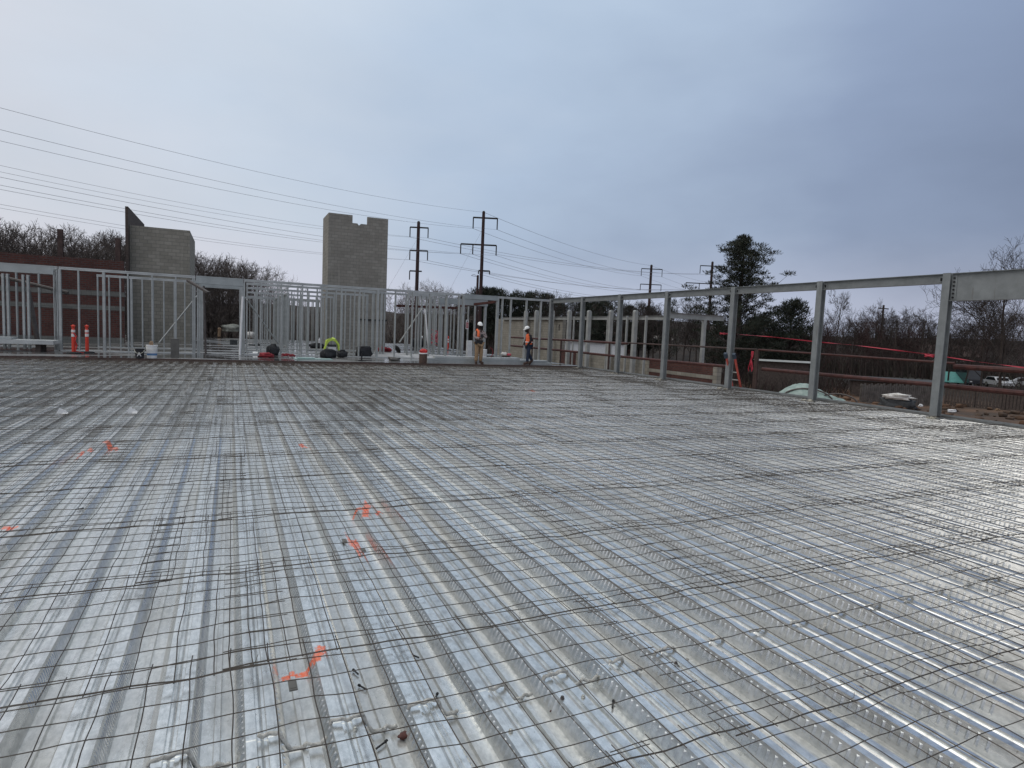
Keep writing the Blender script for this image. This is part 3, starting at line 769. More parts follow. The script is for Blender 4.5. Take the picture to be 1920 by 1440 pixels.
for k, y in enumerate(cols[:6]):
    f = MB()
    for j in range(4): f.blob((CX-.13+R_.uniform(-.14, .06), y+R_.uniform(-.22, .2), .012), (R_.uniform(.07, .15), R_.uniform(.06, .13), .05), seed=k*5+j, amp=.4)
    wh = ['nearest the right frame edge', 'second nearest', 'third, beside the orange ladder', 'fourth', 'fifth', 'farthest'][k]
    tag(f.build('foam_clump', 'foam', smooth=True), 'cream spray foam crumbs at the foot of a grey column, '+wh, 'foam')

# guard rails outside the columns
def rails():
    x = 14.86
    t = thing('guard_rail', 'rust red pipe guard rail running outside the right columns', 'guard rail')
    def seg(pts, r, m, name): MB().tube(pts, r, 8).build(name, m, t)
    seg([(x, 2.5, 1.20), (x, cols[0]-.05, 1.175)], .06, 'rust', 'top_rail')
    seg([(x, cols[0]-.05, 1.245), (x, 14.3, 1.30)], .028, 'rust', 'top_rail'); seg([(x, 14.35, 1.30), (x, cols[4], 1.27)], .028, 'rust_brown', 'top_rail'); seg([(x, cols[4], 1.245), (x, 33, 1.2)], .052, 'rust', 'top_rail')
    seg([(x, 2.5, .70), (x, cols[0], .725)], .06, 'rust', 'mid_rail'); seg([(x, cols[0], .725), (x, 14.1, .715)], .052, 'rust', 'mid_rail')
    seg([(x, 15.6, .69), (x, cols[3]+.1, .68)], .052, 'rust', 'mid_rail'); seg([(x, cols[3]+.1, .68), (x, cols[5], .69)], .052, 'rust', 'mid_rail'); seg([(x, cols[5], .70), (x, 33, .72)], .055, 'rust', 'mid_rail')
    MB().quadbox((x-.06, 14.26, -.45), (x+.0, 14.34, 1.30)).quadbox((x-.06, 14.34, -.45), (x-.045, 14.40, 1.28)).build('post', 'rust_brown', t)
    for y in (22.6, 26.9, 30.1): MB().quadbox((x-.035, y-.03, -.3), (x+.03, y+.03, 1.25)).build('post', 'rust_brown', t)
rails()
def tape():
    P = [((1366, 626), 14.60), ((1400, 628), 14.6), ((1450, 632), 14.6), ((1532, 641), 14.55), ((1600, 647), 14.62), ((1671, 655.5), 14.62), ((1754, 666), 14.56), ((1830, 678), 14.62), ((1925, 690), 14.62), ((2060, 706), 14.6)]
    pts = []
    for (p, x) in P: y, z = atx(p[0], p[1], x); pts.append(Vector((x, y, z)))
    b = MB(); i0 = 0; res = []
    for k in range(len(pts)-1):
        for s_ in range(6): res.append(pts[k].lerp(pts[k+1], s_/6))
    res.append(pts[-1])
    for k, p in enumerate(res):
        a = .55+1.1*math.sin(k*.33)+.4*math.sin(k*.9); w = .011
        o = Vector((math.sin(a)*w, 0, math.cos(a)*w)); b.v += [tuple(p-o), tuple(p+o), tuple(p+o+Vector((.003, 0, .001))), tuple(p-o+Vector((.003, 0, .001)))]
    for k in range(len(res)-1):
        i = k*4
        for a, c in ((0, 1), (1, 2), (2, 3), (3, 0)): b.f.append((i+a, i+c, i+4+c, i+4+a)); b.mi.append(0)
    for cy, cz in ((pts[0].y, pts[0].z), (pts[6].y, pts[6].z-.02)):     # wraps round the columns
        w = .09
        for dz in (-.02, .018): b.tube([(CX-w, cy-w, cz+dz), (CX+w, cy-w, cz-dz), (CX+w, cy+w, cz+dz), (CX-w, cy+w, cz-dz), (CX-w, cy-w, cz+dz)], .014, 4)
    tag(b.build('warning_tape', 'tape_red'), 'twisted red warning tape strung between the right columns', 'tape')
    b = MB(); rr = random.Random(5)
    for j in range(3):
        p = Vector((14.79, 14.45+j*.02, 1.24)); q = [p]
        for k in range(7): p = p+Vector((rr.uniform(-.015, .015), rr.uniform(-.03, .03), -.09)); q.append(p)
        b.tube(q, [.03, .045, .035, .02, .03, .018, .02, .012], 4)
    tag(b.build('tape_knot', 'tape_red'), 'bunch of red tape knotted to the rusty rail post', 'tape')
tape()
def ladder():
    t = thing('ladder', 'orange fibreglass ladder with dark caps sticking up past the deck edge', 'ladder', (17.1, 16.16, GZ))
    top = Vector((-2.9, -1.39, 4.42)); d = top.copy(); rot = d.to_track_quat('Z', 'Y').to_matrix()
    for s_ in (-1, 1):
        o = Vector((0, s_*.18, 0))
        MB().box(top/2+o, (.04, .07, d.length), rot).build('rail', 'ladder_orange', t)
        MB().box(top+o+Vector((-.03, 0, .05)), (.09, .09, .18), rot).build('end_cap', 'cap_blue', t)
    for k in range(1, int(d.length/.305)):
        p = d*((k*.305)/d.length); MB().tube([p+Vector((0, -.18, 0)), p+Vector((0, .18, 0))], .018, 8).build('rung', 'alu', t)
ladder()

# ================================================================== LOWER WING (beyond the right edge)
def wing():
    x = 24.0
    t = thing('masonry_wall', 'brick and block wall of the lower wing beyond the right rails', 'masonry wall')
    m = MB(); zt = .12
    y0, y1 = atx(1343, 690, x)[0], atx(1217, 690, x)[0]
    for a, b_ in ((GZ, -1.5), (-1.28, -.62), (-.40, zt)): m.quadbox((x, y0+.22, a), (x+.3, y1, b_))
    m.build('brickwork', 'brick_red', t)
    MB().quadbox((x-.01, y0+.22, -.618), (x+.3, y1, -.402)).quadbox((x-.01, y0+.22, -1.498), (x+.3, y1, -1.282)).build('block_band', 'cmu_tan', t)
    MB().quadbox((x-.02, y0-.10, GZ), (x+.3, y0+.218, zt+.02)).build('block_pier', 'cmu_tan', t)
    ya, yb_ = atx(1080, 670, x)[0], atx(1052, 670, x)[0]
    MB().quadbox((x, y1+.002, GZ), (x+.3, ya, zt+.05)).build('blockwork', 'cmu_tan', t)
    MB().quadbox((x, ya+.002, GZ), (x+.3, yb_, zt+.06)).build('brick_panel', 'brick_red', t)
    ye = 56.5
    yo = atx(1055, 620, x)[0]
    o0, o1 = atx(1050.5, 610, x)[0], atx(1047.5, 610, x)[0]
    m = MB(); m.quadbox((x, yb_+.002, GZ), (x+.3, o0, 2.68)); m.quadbox((x, o1, GZ), (x+.3, ye, 2.72)); m.quadbox((x, o0, GZ), (x+.3, o1, 1.75)); m.quadbox((x, o0, 2.25), (x+.3, o1, 2.68))
    m.build('tall_blockwork', 'cmu_tan', t)
    t = thing('steelwork', 'pale grey steel frame of the lower wing, beyond the right columns', 'steel frame')
    ys = atx(1262, 600, x)[0]
    b = MB(); i_beam_y(b, x-.1, ys+.1, 55, 2.87, .24); b.build('beam', 'primer_pale', t)
    b = MB(); i_beam_x(b, ys, x-.5, 27.9, 3.06, .33); b.build('beam', 'primer_pale', t)
    for px, w, zt in ((1040, .34, 3.25), (1072, .36, 3.22), (1109, .36, 3.18), (1150, .34, 3.15), (1196, .36, 3.12), (1145, .16, 2.85), (1181, .16, 2.87), (1217, .17, 2.87), (1258, .2, 3.0), (990, .4, 3.3), (1010, .4, 3.3), (1081, .13, 2.85)):
        y = atx(px, 620, x-.1)[0]
        b = MB(); tube_col(b, x-.36, y, GZ, zt, w*.72)
        if w > .3: b.tube([(x-.36, y-.14, zt), (x-.36, y+.14, zt)], .12, 10)
        b.build('column', 'primer_pale', t)
    xx = at(1318, 640, ys)[0]; MB().quadbox((xx-.1, ys-.1, GZ), (xx+.1, ys+.1, 2.74)).build('column', 'primer_pale', t)
    xx = at(1370, 640, ys)[0]; MB().quadbox((xx-.07, ys-.1, GZ), (xx+.07, ys+.1, 2.74)).build('column', 'primer_pale', t)
wing()

# ================================================================== THINGS LYING ON THE POURED FLOOR
def G(px, py, z=SZ): x, y = gp(px, py, z); return (x, y, z)
def delineator(px, py, label, knot, h=1.02):
    p = G(px, py); t = thing('delineator_post', label, 'delineator', p, R_.uniform(0, 1), 'orange delineator posts')
    MB().lathe((0, 0, 0), [(.24, 0), (.24, .03), (.20, .05), (.07, .06)], 8).build('base', 'rubber', t)
    MB().lathe((0, 0, 0), [(.058, .055), (.052, h-.14), (.03, h-.12), (.028, h-.10)], 14).build('post', 'orange', t)
    MB().lathe((0, 0, 0), [(.060, h-.26), (.059, h-.17)], 14).build('reflective_band', 'white_band', t)
    MB().lathe((0, 0, 0), [(.061, h-.42), (.060, h-.31)], 14).build('reflective_band', 'white_band', t)
    b = MB().lathe((0, 0, 0), [(.03, h-.11), (.055, h-.09), (.06, h-.02), (.03, h)], 10); b.tube([(-.07, 0, h-.04), (0, 0, h+.01), (.07, 0, h-.04)], .016, 6); b.build('handle', 'orange', t)
    if knot:
        b = MB(); b.tube([(-.02, -.06, .75), (.06, -.07, .62), (.02, -.09, .45), (.08, -.06, .28), (.02, -.1, .08), (.3, -.05, .02)], [.02, .03, .02, .03, .02, .015], 5); b.build('chain', 'red', t)
    return t
delineator(138, 662.5, 'orange delineator post with tangled red strap, left of the pair before the brick wall', True)
delineator(163.5, 661.5, 'straight orange delineator post, right of the pair before the brick wall', False)
delineator(839.5, 657, 'orange delineator post standing inside the room left of the workers', False, .95)

def bucket(px, py, r, h, mats, label, a=False):
    p = G(px, py); t = thing('bucket', label, 'bucket', p)
    MB().lathe((0, 0, 0), [(r*.86, 0), (r*.96, h*.62)], 18).build('body', mats[0], t)
    MB().lathe((0, 0, 0), [(r*.961, h*.62), (r, h*.93), (r*1.06, h*.93), (r*1.06, h), (r*.9, h), (r*.88, h*.9)], 18).build('rim', mats[1], t)
    MB().tube([(r*math.cos(u), -r*.3-r*.9*math.sin(u), h*.9-.12*math.sin(u)) for u in [i*math.pi/8 for i in range(9)]], .006, 5).build('handle', 'alu', t)
    return t
def letter(ch, size, loc, m, parent, name='letter'):
    cu = bpy.data.curves.new(name, 'FONT'); cu.body = ch; cu.size = size; cu.extrude = .003; cu.align_x = 'CENTER'
    o = bpy.data.objects.new(name, cu); COL.objects.link(o); bpy.context.view_layer.update()
    me = bpy.data.meshes.new_from_object(o.evaluated_get(bpy.context.evaluated_depsgraph_get())); me.materials.clear(); me.materials.append(MT[m])
    bpy.data.objects.remove(o); k = bpy.data.objects.new(name, me); COL.objects.link(k); k.parent = parent; k.location = loc; k.rotation_euler = (math.pi/2, 0, 0); return k
t = bucket(262, 672, .145, .33, ('bag_black', 'bag_black'), 'small black bucket with a white letter A, left of the white bucket'); letter('A', .20, (.0, -.152, .08), 'white', t)
bucket(285, 671.5, .175, .46, ('white', 'white'), 'white plastic bucket with blue label band before the block box')
t = bpy.data.objects['bucket.001'] if 'bucket.001' in bpy.data.objects else None
if t: MB().lathe((0, 0, 0), [(.158, .10), (.164, .24)], 18).build('label_band', 'blue_lbl', t); MB().blob((-.02, .0, .50), (.12, .12, .16), 3, .3).build('trowel_grip', 'wood', t)
p = G(328, 671); b = MB(); b.quadbox((-.13, -.1, 0), (.13, .1, .66)); b.quadbox((-.135, -.105, .655), (.135, .105, .69))
tag(b.build('carton', 'grey_box', loc=p), 'tall narrow grey brown carton standing right of the white bucket', 'carton')
# low stacked panels at the far left
t = thing('panel_stack', 'stack of pale steel panels on blocks at the far left edge', 'panel stack', (0, 0, SZ))
xa, ya = gp(66, 668, SZ)
MB().quadbox((xa-7.5, 27.2, .28), (xa-.05, 28.2, .42)).build('panel', 'track', t); MB().quadbox((xa-7.5, 27.35, .425), (xa-1.3, 28.1, .50)).build('panel', 'header', t)
for i in range(5): MB().quadbox((xa-.6-i*1.4, 27.3, 0), (xa-.45-i*1.4, 28.1, .279)).build('block', 'wood_grey', t)

def bag(name, px, py, d, m, label, seed, cat='bag', strap=True, amp=.22):
    p = G(px, py); t = thing(name, label, cat, p)
    MB().blob((0, 0, d[2]*.42), d, seed, amp, 18, 11).build('body', m, t, smooth=True)
    if strap:
        w = d[0]*.33; MB().tube([(-w, -d[1]*.2, d[2]*.55), (-w*.5, -d[1]*.35, d[2]*.95), (w*.5, -d[1]*.35, d[2]*.97), (w, -d[1]*.2, d[2]*.55)], .018, 5).build('strap', 'black', t)
        MB().tube([(-w, -d[1]*.50, d[2]*.1), (-w, -d[1]*.53, d[2]*.5), (-w*.9, -d[1]*.2, d[2]*.82)], .016, 5).build('strap', 'black', t)
    return t
bag('backpack', 512, 667, (.46, .34, .52), 'bag_black', 'dark backpack standing on a red cloth, right of the doorway', 1)
bag('cloth_heap', 499, 670.5, (.55, .4, .20), 'cloth_red', 'crumpled red cloth lying under the dark backpack', 2, 'cloth', False, .4)
p = G(474, 665); b = MB(); b.box((0, 0, .05), (.34, .16, .03), Matrix.Rotation(.4, 3, 'Z')); b.box((.1, .05, .09), (.2, .12, .02), Matrix.Rotation(.5, 3, 'X')); tag(b.build('scrap', 'white', loc=p), 'white scrap of folded card on the floor left of the red cloth', 'scrap')
b = MB(); rr = random.Random(2); pts = [(.22*math.cos(a*.9)*(1+.3*math.sin(a*2.3)), .18*math.sin(a*.9), .02+.03*abs(math.sin(a*1.7))+.004*a) for a in np.linspace(0, 26, 90)]
b.tube(pts, .014, 5); tag(b.build('extension_cord', 'cloth_red', loc=G(541, 670)), 'coiled reddish extension cord between red cloth and green sheet', 'cord')
x0, y0 = gp(553, 674, SZ); x1, y1 = gp(626, 676, SZ); b = MB(); b.quadbox((x0, y0-.05, SZ+.002), (x1, y0+.75, SZ+.03)); b.quadbox((x0+.1, y0+.0, SZ+.031), (x0+.75, y0+.5, SZ+.075))
tag(b.build('glazing_sheet', 'green_sheet'), 'pale green sheets lying flat on the wet floor left of the duffel bags', 'sheet')
t = bag('duffel_bag', 616, 671.5, (.62, .42, .40), 'bag_black', 'black duffel bag under the yellow vest and cooler, left one of two', 4)
# cooler with hi-vis vest draped over it
p = G(622, 666); t = thing('cooler', 'small white cooler with grey lid standing behind the duffel bag', 'cooler', (p[0], p[1], SZ))
MB().quadbox((-.17, -.12, .02), (.17, .12, .40)).build('body', 'white', t); MB().quadbox((-.18, -.13, .402), (.18, .13, .50)).build('lid', 'bag_grey', t)
b = MB(); N_ = 16
for k in range(N_+1):
    a = math.pi*k/N_; x = -.36*math.cos(a)+.02*math.sin(5*a); z = .18+.62*math.sin(a)**.8
    for q in range(4): yy = -.15+q*.10; b.v.append((x+.015*math.sin(q*2+k), yy, z+.03*math.sin(k*1.3+q)))
for k in range(N_+1):
    a = math.pi*k/N_; x = -.29*math.cos(a); z = .16+.52*math.sin(a)**.8
    for q in range(4): yy = -.15+q*.10; b.v.append((x, yy, z))
M_ = (N_+1)*4
for k in range(N_):
    for q in range(3):
        i = k*4+q; b.f += [(i, i+1, i+5, i+4), (M_+i, M_+i+4, M_+i+5, M_+i+1)]; b.mi += [0, 0]
    for q in (0, 3): i = k*4+q; b.f.append((i, i+4, M_+i+4, M_+i)); b.mi.append(0)
tag(b.build('safety_vest', 'hivis', loc=p), 'yellow green safety vest draped in an arch over the small cooler', 'vest')
bag('duffel_bag', 641, 670.5, (.42, .36, .36), 'bag_black', 'small dark bag, right of the cooler with the yellow vest', 6)
bag('tool_bag', 682, 669, (.72, .45, .50), 'bag_black', 'large black tool bag before the foot of the block tower', 7)
b = MB(); b.box((0, 0, .17), (.05, .05, .34)); b.box((0, 0, .015), (.3, .06, .03)); b.box((0, 0, .0151), (.06, .3, .028)); tag(b.build('stand', 'black', loc=G(678, 677)), 'small black stand at the slab edge below the large tool bag', 'stand')
bag('tool_heap', 719, 659, (.75, .5, .26), 'cloth_red', 'dark red heap of tools and hose left of the black wheel', 9, 'tools', True, .45)
p = G(745.5, 664); t = thing('wheelbarrow', 'black wheeled barrow tipped on end, its handle pointing up left', 'barrow', p)
b = MB(); b.lathe((0, 0, 0), [(.05, -.05), (.2, -.05), (.24, 0), (.2, .05), (.05, .05)], 20)
w = b.build('wheel', 'rubber', t); w.location = (0, 0, .25); w.rotation_euler = (0, math.radians(62), .2)
MB().tube([(-.12, 0, .42), (-.46, .05, .86)], .03, 6).build('handle', 'black', t)
for i, (a, b_, lb) in enumerate((((698, 664), (868, 672), 'long white track lying on the floor in front of the stud wall, rear one'), ((690, 668), (905, 677), 'long white track lying on the floor nearer the deck, front one'))):
    p = Vector(G(*a)); q = Vector(G(*b_)); d = q-p; m = MB(); m.box((p+q)/2+Vector((0, 0, .06)), (d.length, .15, .11), Matrix.Rotation(math.atan2(d.y, d.x), 3, 'Z')); tag(m.build('metal_track', 'white_track'), lb, 'metal track')
bag('debris_heap', 738, 677.5, (.44, .3, .20), 'grey_box', 'small grey heap of rags on the wet floor left of the brown drum', 12, 'heap', False, .4)
p = G(793, 681); t = thing('drum', 'brown drum with white rim and red rag on top', 'drum', p)
MB().lathe((0, 0, 0), [(.16, 0), (.165, .12), (.172, .125), (.165, .13), (.165, .26), (.172, .265), (.165, .27), (.165, .385)], 18).build('body', 'brown_drum', t)
MB().lathe((0, 0, .386), [(.18, 0), (.18, .035), (.15, .04)], 18).build('lid_rim', 'white', t)
tag(MB().blob((0, 0, .06), (.26, .24, .18), 3, .35).build('rag', 'red', loc=(p[0], p[1], SZ+.425), smooth=True), 'bright red rag bunched on the brown drum', 'rag')
# bundle of studs lying along the edge, behind the workers
x0, y0 = gp(813, 682.5, SZ); x1, y1 = gp(1036, 684.5, SZ)
t = thing('stud_bundle', 'long bundle of grey steel studs lying along the slab edge by the workers', 'stud bundle', (0, 0, SZ))
for r in range(3):
    for k in range(3 if r < 2 else 2):
        MB().quadbox((x0+r*.02+.3*(r == 2), 25.15+k*.17+r*.03, .002+r*.095), (x1-.2*r-1.2*(r == 2), 25.15+k*.17+.16+r*.03, .002+r*.095+.09)).build('stud', ['stud', 'header', 'track'][(r+k) % 3], t)
p = G(947, 679.5); t = thing('block_stack', 'stack of dark timber blocks on the floor between the two workers', 'timber stack', p)
for k in range(4): MB().box((.01*k, 0, .04+k*.075), (.56-.05*(k % 2)-.06*k, .24, .07), Matrix.Rotation(.15*(k % 2)-.05, 3, 'Z')).build('timber', ['black', 'brown_drum', 'bag_black', 'wood_grey'][k], t)
tag(MB().blob((0, 0, .05), (.26, .2, .16), 8, .4).build('rag', 'white_cloth', loc=(p[0]-.08, p[1], SZ+.35), smooth=True), 'white rag on the dark timber stack between the workers', 'rag')
tag(MB().blob((0, 0, .04), (.2, .16, .12), 9, .4).build('rag', 'pink', loc=(p[0]+.17, p[1], SZ+.32), smooth=True), 'pink rag beside the white one on the timber stack', 'rag')
# things in the rooms
p = G(432, 627); t = thing('wrapped_pallet', 'pale plastic wrapped bundle on a pallet seen through the doorway', 'bundle', p)
MB().blob((0, 0, .62), (1.55, 1.0, .85), 14, .25, 20, 12).build('wrapping', 'pallet_wrap', t, smooth=True)
for k in (-.6, 0, .6): MB().box((k, 0, .06), (.1, .9, .12)).build('skid', 'wood_grey', t)
MB().box((0, 0, .14), (1.5, .95, .035)).build('pallet_deck', 'wood_grey', t)
p = G(438, 645.5); b = MB(); b.quadbox((-.2, -.15, 0), (.2, .15, .26)); b.quadbox((-.21, -.16, .2), (.21, .16, .225)); tag(b.build('crate', 'bag_grey', loc=p), 'small dark grey crate on the wet floor in the doorway', 'crate')
p = G(411, 631); b = MB().tube([(0, 0, 0), (.02, 0, .5)], .12, 8); b.blob((.02, 0, .6), (.3, .25, .25), 2, .3); tag(b.build('paper_sack', 'wood', loc=p), 'upright brown sack just left of the wrapped bundle', 'sack')
tag(MB().blob((0, 0, .22), (.62, .4, .5), 16, .35).build('cloth', 'white_cloth', loc=G(470, 634), smooth=True), 'white cloth heap just right of the doorway jamb', 'cloth')
tag(MB().quadbox((-.35, -.1, 0), (.35, .1, .07)).box((.2, .0, .09), (.2, .08, .04)).build('board', 'black', loc=G(478, 648)), 'short black board lying behind the stud wall above the red cloth', 'board')
bag('bag', 594, 653, (.95, .5, .30), 'bag_black', 'flat black bag behind the studs left of the tower foot', 17)
p = G(599, 651); b = MB().lathe((0, 0, 0), [(.06, 0), (.06, .2), (.03, .26), (.03, .32)], 12); tag(b.build('bottle', 'white', loc=(p[0], p[1]+.1, SZ+.26)), 'white bottle standing by the flat black bag', 'bottle')
bag('bag', 783, 652, (.85, .5, .75), 'bag_black', 'big black bag behind the diagonal brace right of the wheel', 18)
tag(MB().blob((0, 0, 0), (.22, .22, .22), 1, .05).build('helmet', 'helmet', loc=(G(789, 650)[0], G(789, 650)[1]-.1, SZ+.72), smooth=True), 'white hard hat resting on the big black bag', 'helmet')
p = G(762, 643); b = MB().quadbox((-.14, -.12, 0), (.14, .12, .46)); b.quadbox((-.15, -.13, .44), (.15, .13, .47)); tag(b.build('carton', 'bag_grey', loc=p), 'dark green grey box behind the brace, left of the big black bag', 'box')
p = pt(813, 632, 32.5); b = MB(); rr = random.Random(4)
for k in range(9): b.tube([(rr.uniform(-.35, .35), 0, rr.uniform(-.5, .5)) for _ in range(3)], .018, 4)
tag(b.build('safety_net', 'pink', loc=p), 'pink safety netting hanging in the room right of the tower', 'netting')
t = thing('sign', 'white and red notice board on a stud left of the standing worker', 'sign', pt(876, 608, 29.0))
MB().quadbox((-.075, -.01, -.24), (.075, .004, .22)).build('board', 'sign_white', t); MB().quadbox((-.058, -.016, -.19), (.058, -.0105, .09)).build('red_panel', 'sign_red', t)
b = MB()
for k in range(4): b.quadbox((-.045, -.02, -.14+k*.05), (.04-.01*(k % 2), -.0165, -.125+k*.05))
b.build('text_lines', 'sign_white', bpy.data.objects[t.name].children[1])
b = MB(); b.quadbox((-.03, -.016, .12), (.03, -.0105, .18)); b.build('emblem', 'grey_box', t)
p = (at(880, 640, 30.2)[0], 30.2, SZ); b = MB(); b.quadbox((-.13, -.1, 0), (.13, .1, .85)); b.quadbox((-.14, -.11, .3), (.14, .11, .315)); b.quadbox((-.14, -.11, .60), (.14, .11, .615)); tag(b.build('cabinet', 'white', loc=(p[0], 30.2, SZ+.05)), 'tall white cabinet panel just left of the worker in khaki trousers', 'cabinet')
p = (at(908, 650, 30.0)[0], 30.0, SZ); b = MB().lathe((0, 0, 0), [(.14, 0), (.16, .45), (.15, .47)], 14); tag(b.build('barrel', 'white', loc=(p[0], 30.0, SZ)), 'white barrel behind the worker in khaki trousers', 'barrel')
b = MB(); a = np.linspace(0, 2.6, 12); b.tube([(p[0]+.12+.3*math.sin(u), 29.8, SZ+.05+.28*(1-math.cos(u))) for u in a], .02, 5); tag(b.build('hose', 'cloth_red'), 'thin reddish hose curling right of the white barrel', 'hose')

# small things on the deck
def on_deck():
    for (px, py, ang, l, lb) in ((668, 1245, 1.9, .05, 'black pin near the orange paint corner'), (780, 1216, 2.2, .05, 'short black pin by the long mesh lap'), (681, 1273, 2.1, .055, 'black headed pin below the mesh lap'),
                             (713, 1380, .55, .075, 'black clip lying in a flute beside the foam bead'), (1150, 1305, .9, .06, 'black clip lying in the flute at lower centre'), (730, 1437, -.5, .08, 'black rod at the very bottom of the deck'),
                             (818, 1290, 1.0, .045, 'black clip stuck on the foam bead'), (148, 964, .3, .06, 'dark splinter at left near the first lap')):
        x, y = gp(px, py, -.03); b = MB(); d = Vector((math.cos(ang), math.sin(ang), .03)).normalized(); l *= .8
        p = Vector((x, y, -.070 if py > 1200 else .012)); b.tube([p-d*l/2, p+d*l/2], .004, 6); b.tube([p+d*(l/2-.002), p+d*(l/2+.008)], .0065, 6)
        tag(b.build('pin', 'black'), lb, 'pin')
    for (px, py, s_, lb) in ((757, 1381, .022, 'small rust stained nut lying in a flute'), (1039, 1334, .018, 'rusty flake lying in the flute left of centre'), (1611, 1292, .016, 'brown pebble at right on the deck')):
        x, y = gp(px, py, -.07); tag(MB().blob((x, y, -.066), (s_*2, s_*1.6, s_), 3, .3).build('rusty_bit', 'rust', smooth=True), lb, 'debris')
    k = 0
    for (px, py, lb) in ((115, 776, 'white paper scrap standing on the mesh at far left'), (246, 774, 'white paper scrap on the mesh, right of the other one')):
        x, y = gp(px, py, .03); b = MB(); b.box((x, y, .05), (.10, .012, .10), Matrix.Rotation(.5, 3, 'Y')); b.box((x+.05, y-.02, .035), (.07, .05, .01), Matrix.Rotation(.6, 3, 'X')); tag(b.build('paper_scrap', 'white'), lb, 'paper'); k += 1
    for (px, py, w, l, lb) in ((549, 1287, .034, .075, 'small dark grey patch below the orange paint corner'), (646, 1015, .03, .075, 'dark grey patch left of the orange square'), (681, 1032, .03, .06, 'dark grey patch right of the orange square')):
        x, y = gp(px, py, .0); b = MB(); b.quadbox((x-w/2, y-l/2, .001), (x+w/2, y+l/2, .006)); b.quadbox((x-w/3, y-l/3, .0062), (x+w/3, y+l/3, .008)); tag(b.build('tape_patch', 'grey_box'), lb, 'patch')
    # weld studs and screws scattered along the sheet end lap
    rr = random.Random(11); n = 0
    for r in range(-3, 22):
        xr = X0+r*PITCH
        for q in range(rr.randint(0, 2)):
            x = xr+rr.choice((rr.uniform(.01, .1), CW+WW+rr.uniform(.01, .1))); z = 0 if x-xr < CW else -DP
            y = 2.33-rr.uniform(.05, .3)
            b = MB(); b.lathe((x, y, z), [(.009, .0005), (.010, .003), (.006, .005), (.006, .009), (.0075, .010), (.003, .012)], 8)
            tag(b.build('screw', ['alu', 'alu', 'dark_pipe'][n % 3], smooth=True), 'short screw or weld stud on the deck by the sheet end lap', 'screw', 'screws along the sheet end lap'); n += 1
    # ropy foam bead that follows the profile at the end lap
    prof = [(-.005, -.004), (.0, .012), (CW*.35, .015), (CW*.5, .006), (CW*.7, .016), (CW, .012), (CW+WW*.5, -.03), (CW+WW+.004, -.062), (CW+WW+.05, -.066), (CW+WW+.06, -.052), (CW+WW+.085, -.066), (PITCH-WW-.006, -.064), (PITCH-WW*.4, -.03)]
    for r in range(-5, 17):
        if rr.random() < .12: continue
        pts = []; rads = []; xr = X0+r*PITCH; a0 = rr.randint(0, 2); a1 = len(prof)-rr.randint(0, 3)
        dense = [];
        for k in range(a0, a1-1):
            for s_ in range(3): u = s_/3; dense.append((prof[k][0]*(1-u)+prof[k+1][0]*u, prof[k][1]*(1-u)+prof[k+1][1]*u))
        for k, (px, pz) in enumerate(dense):
            nn = mnoise.noise(Vector((xr*3+px*22, 0, 3)))
            pts.append((xr+px, 2.318+.022*mnoise.noise(Vector((xr*2+px*9, 5, 0))), pz+.006+.004*nn)); rads.append(.0062+.004*abs(nn)+.002*rr.random())
        tag(MB().tube(pts, rads, 6).build('foam_bead', 'foam_rope', smooth=True), 'ropy whitish foam bead zigzagging over a rib near the front', 'foam bead', 'foam beads along the sheet end lap')
on_deck()

# ================================================================== PEOPLE
def skinned(name, joints, edges, m, parent, sub=1, root=0):
    """joints: {key: (pos, r) or (pos, (rx, ry))}; one connected skin surface"""
    keys = list(joints); idx = {k: i for i, k in enumerate(keys)}
    me = bpy.data.meshes.new(name); me.from_pydata([joints[k][0] for k in keys], [(idx[a], idx[b]) for a, b in edges], [])
    o = bpy.data.objects.new(name, me); COL.objects.link(o)
    sk = o.modifiers.new('s', 'SKIN'); sk.use_smooth_shade = True; sk.branch_smoothing = .6
    for i, k in enumerate(keys):
        r = joints[k][1]; r = r if isinstance(r, tuple) else (r, r); me.skin_vertices[0].data[i].radius = r
        me.skin_vertices[0].data[i].use_root = (i == root)
    sd = o.modifiers.new('d', 'SUBSURF'); sd.levels = sub; sd.render_levels = sub
    bpy.context.view_layer.update()
    m2 = bpy.data.meshes.new_from_object(o.evaluated_get(bpy.context.evaluated_depsgraph_get())); bpy.data.objects.remove(o); bpy.data.meshes.remove(me)
    m2.materials.clear(); m2.materials.append(MT[m]); m2.name = name
    k = bpy.data.objects.new(name, m2); COL.objects.link(k); k.parent = parent; return k
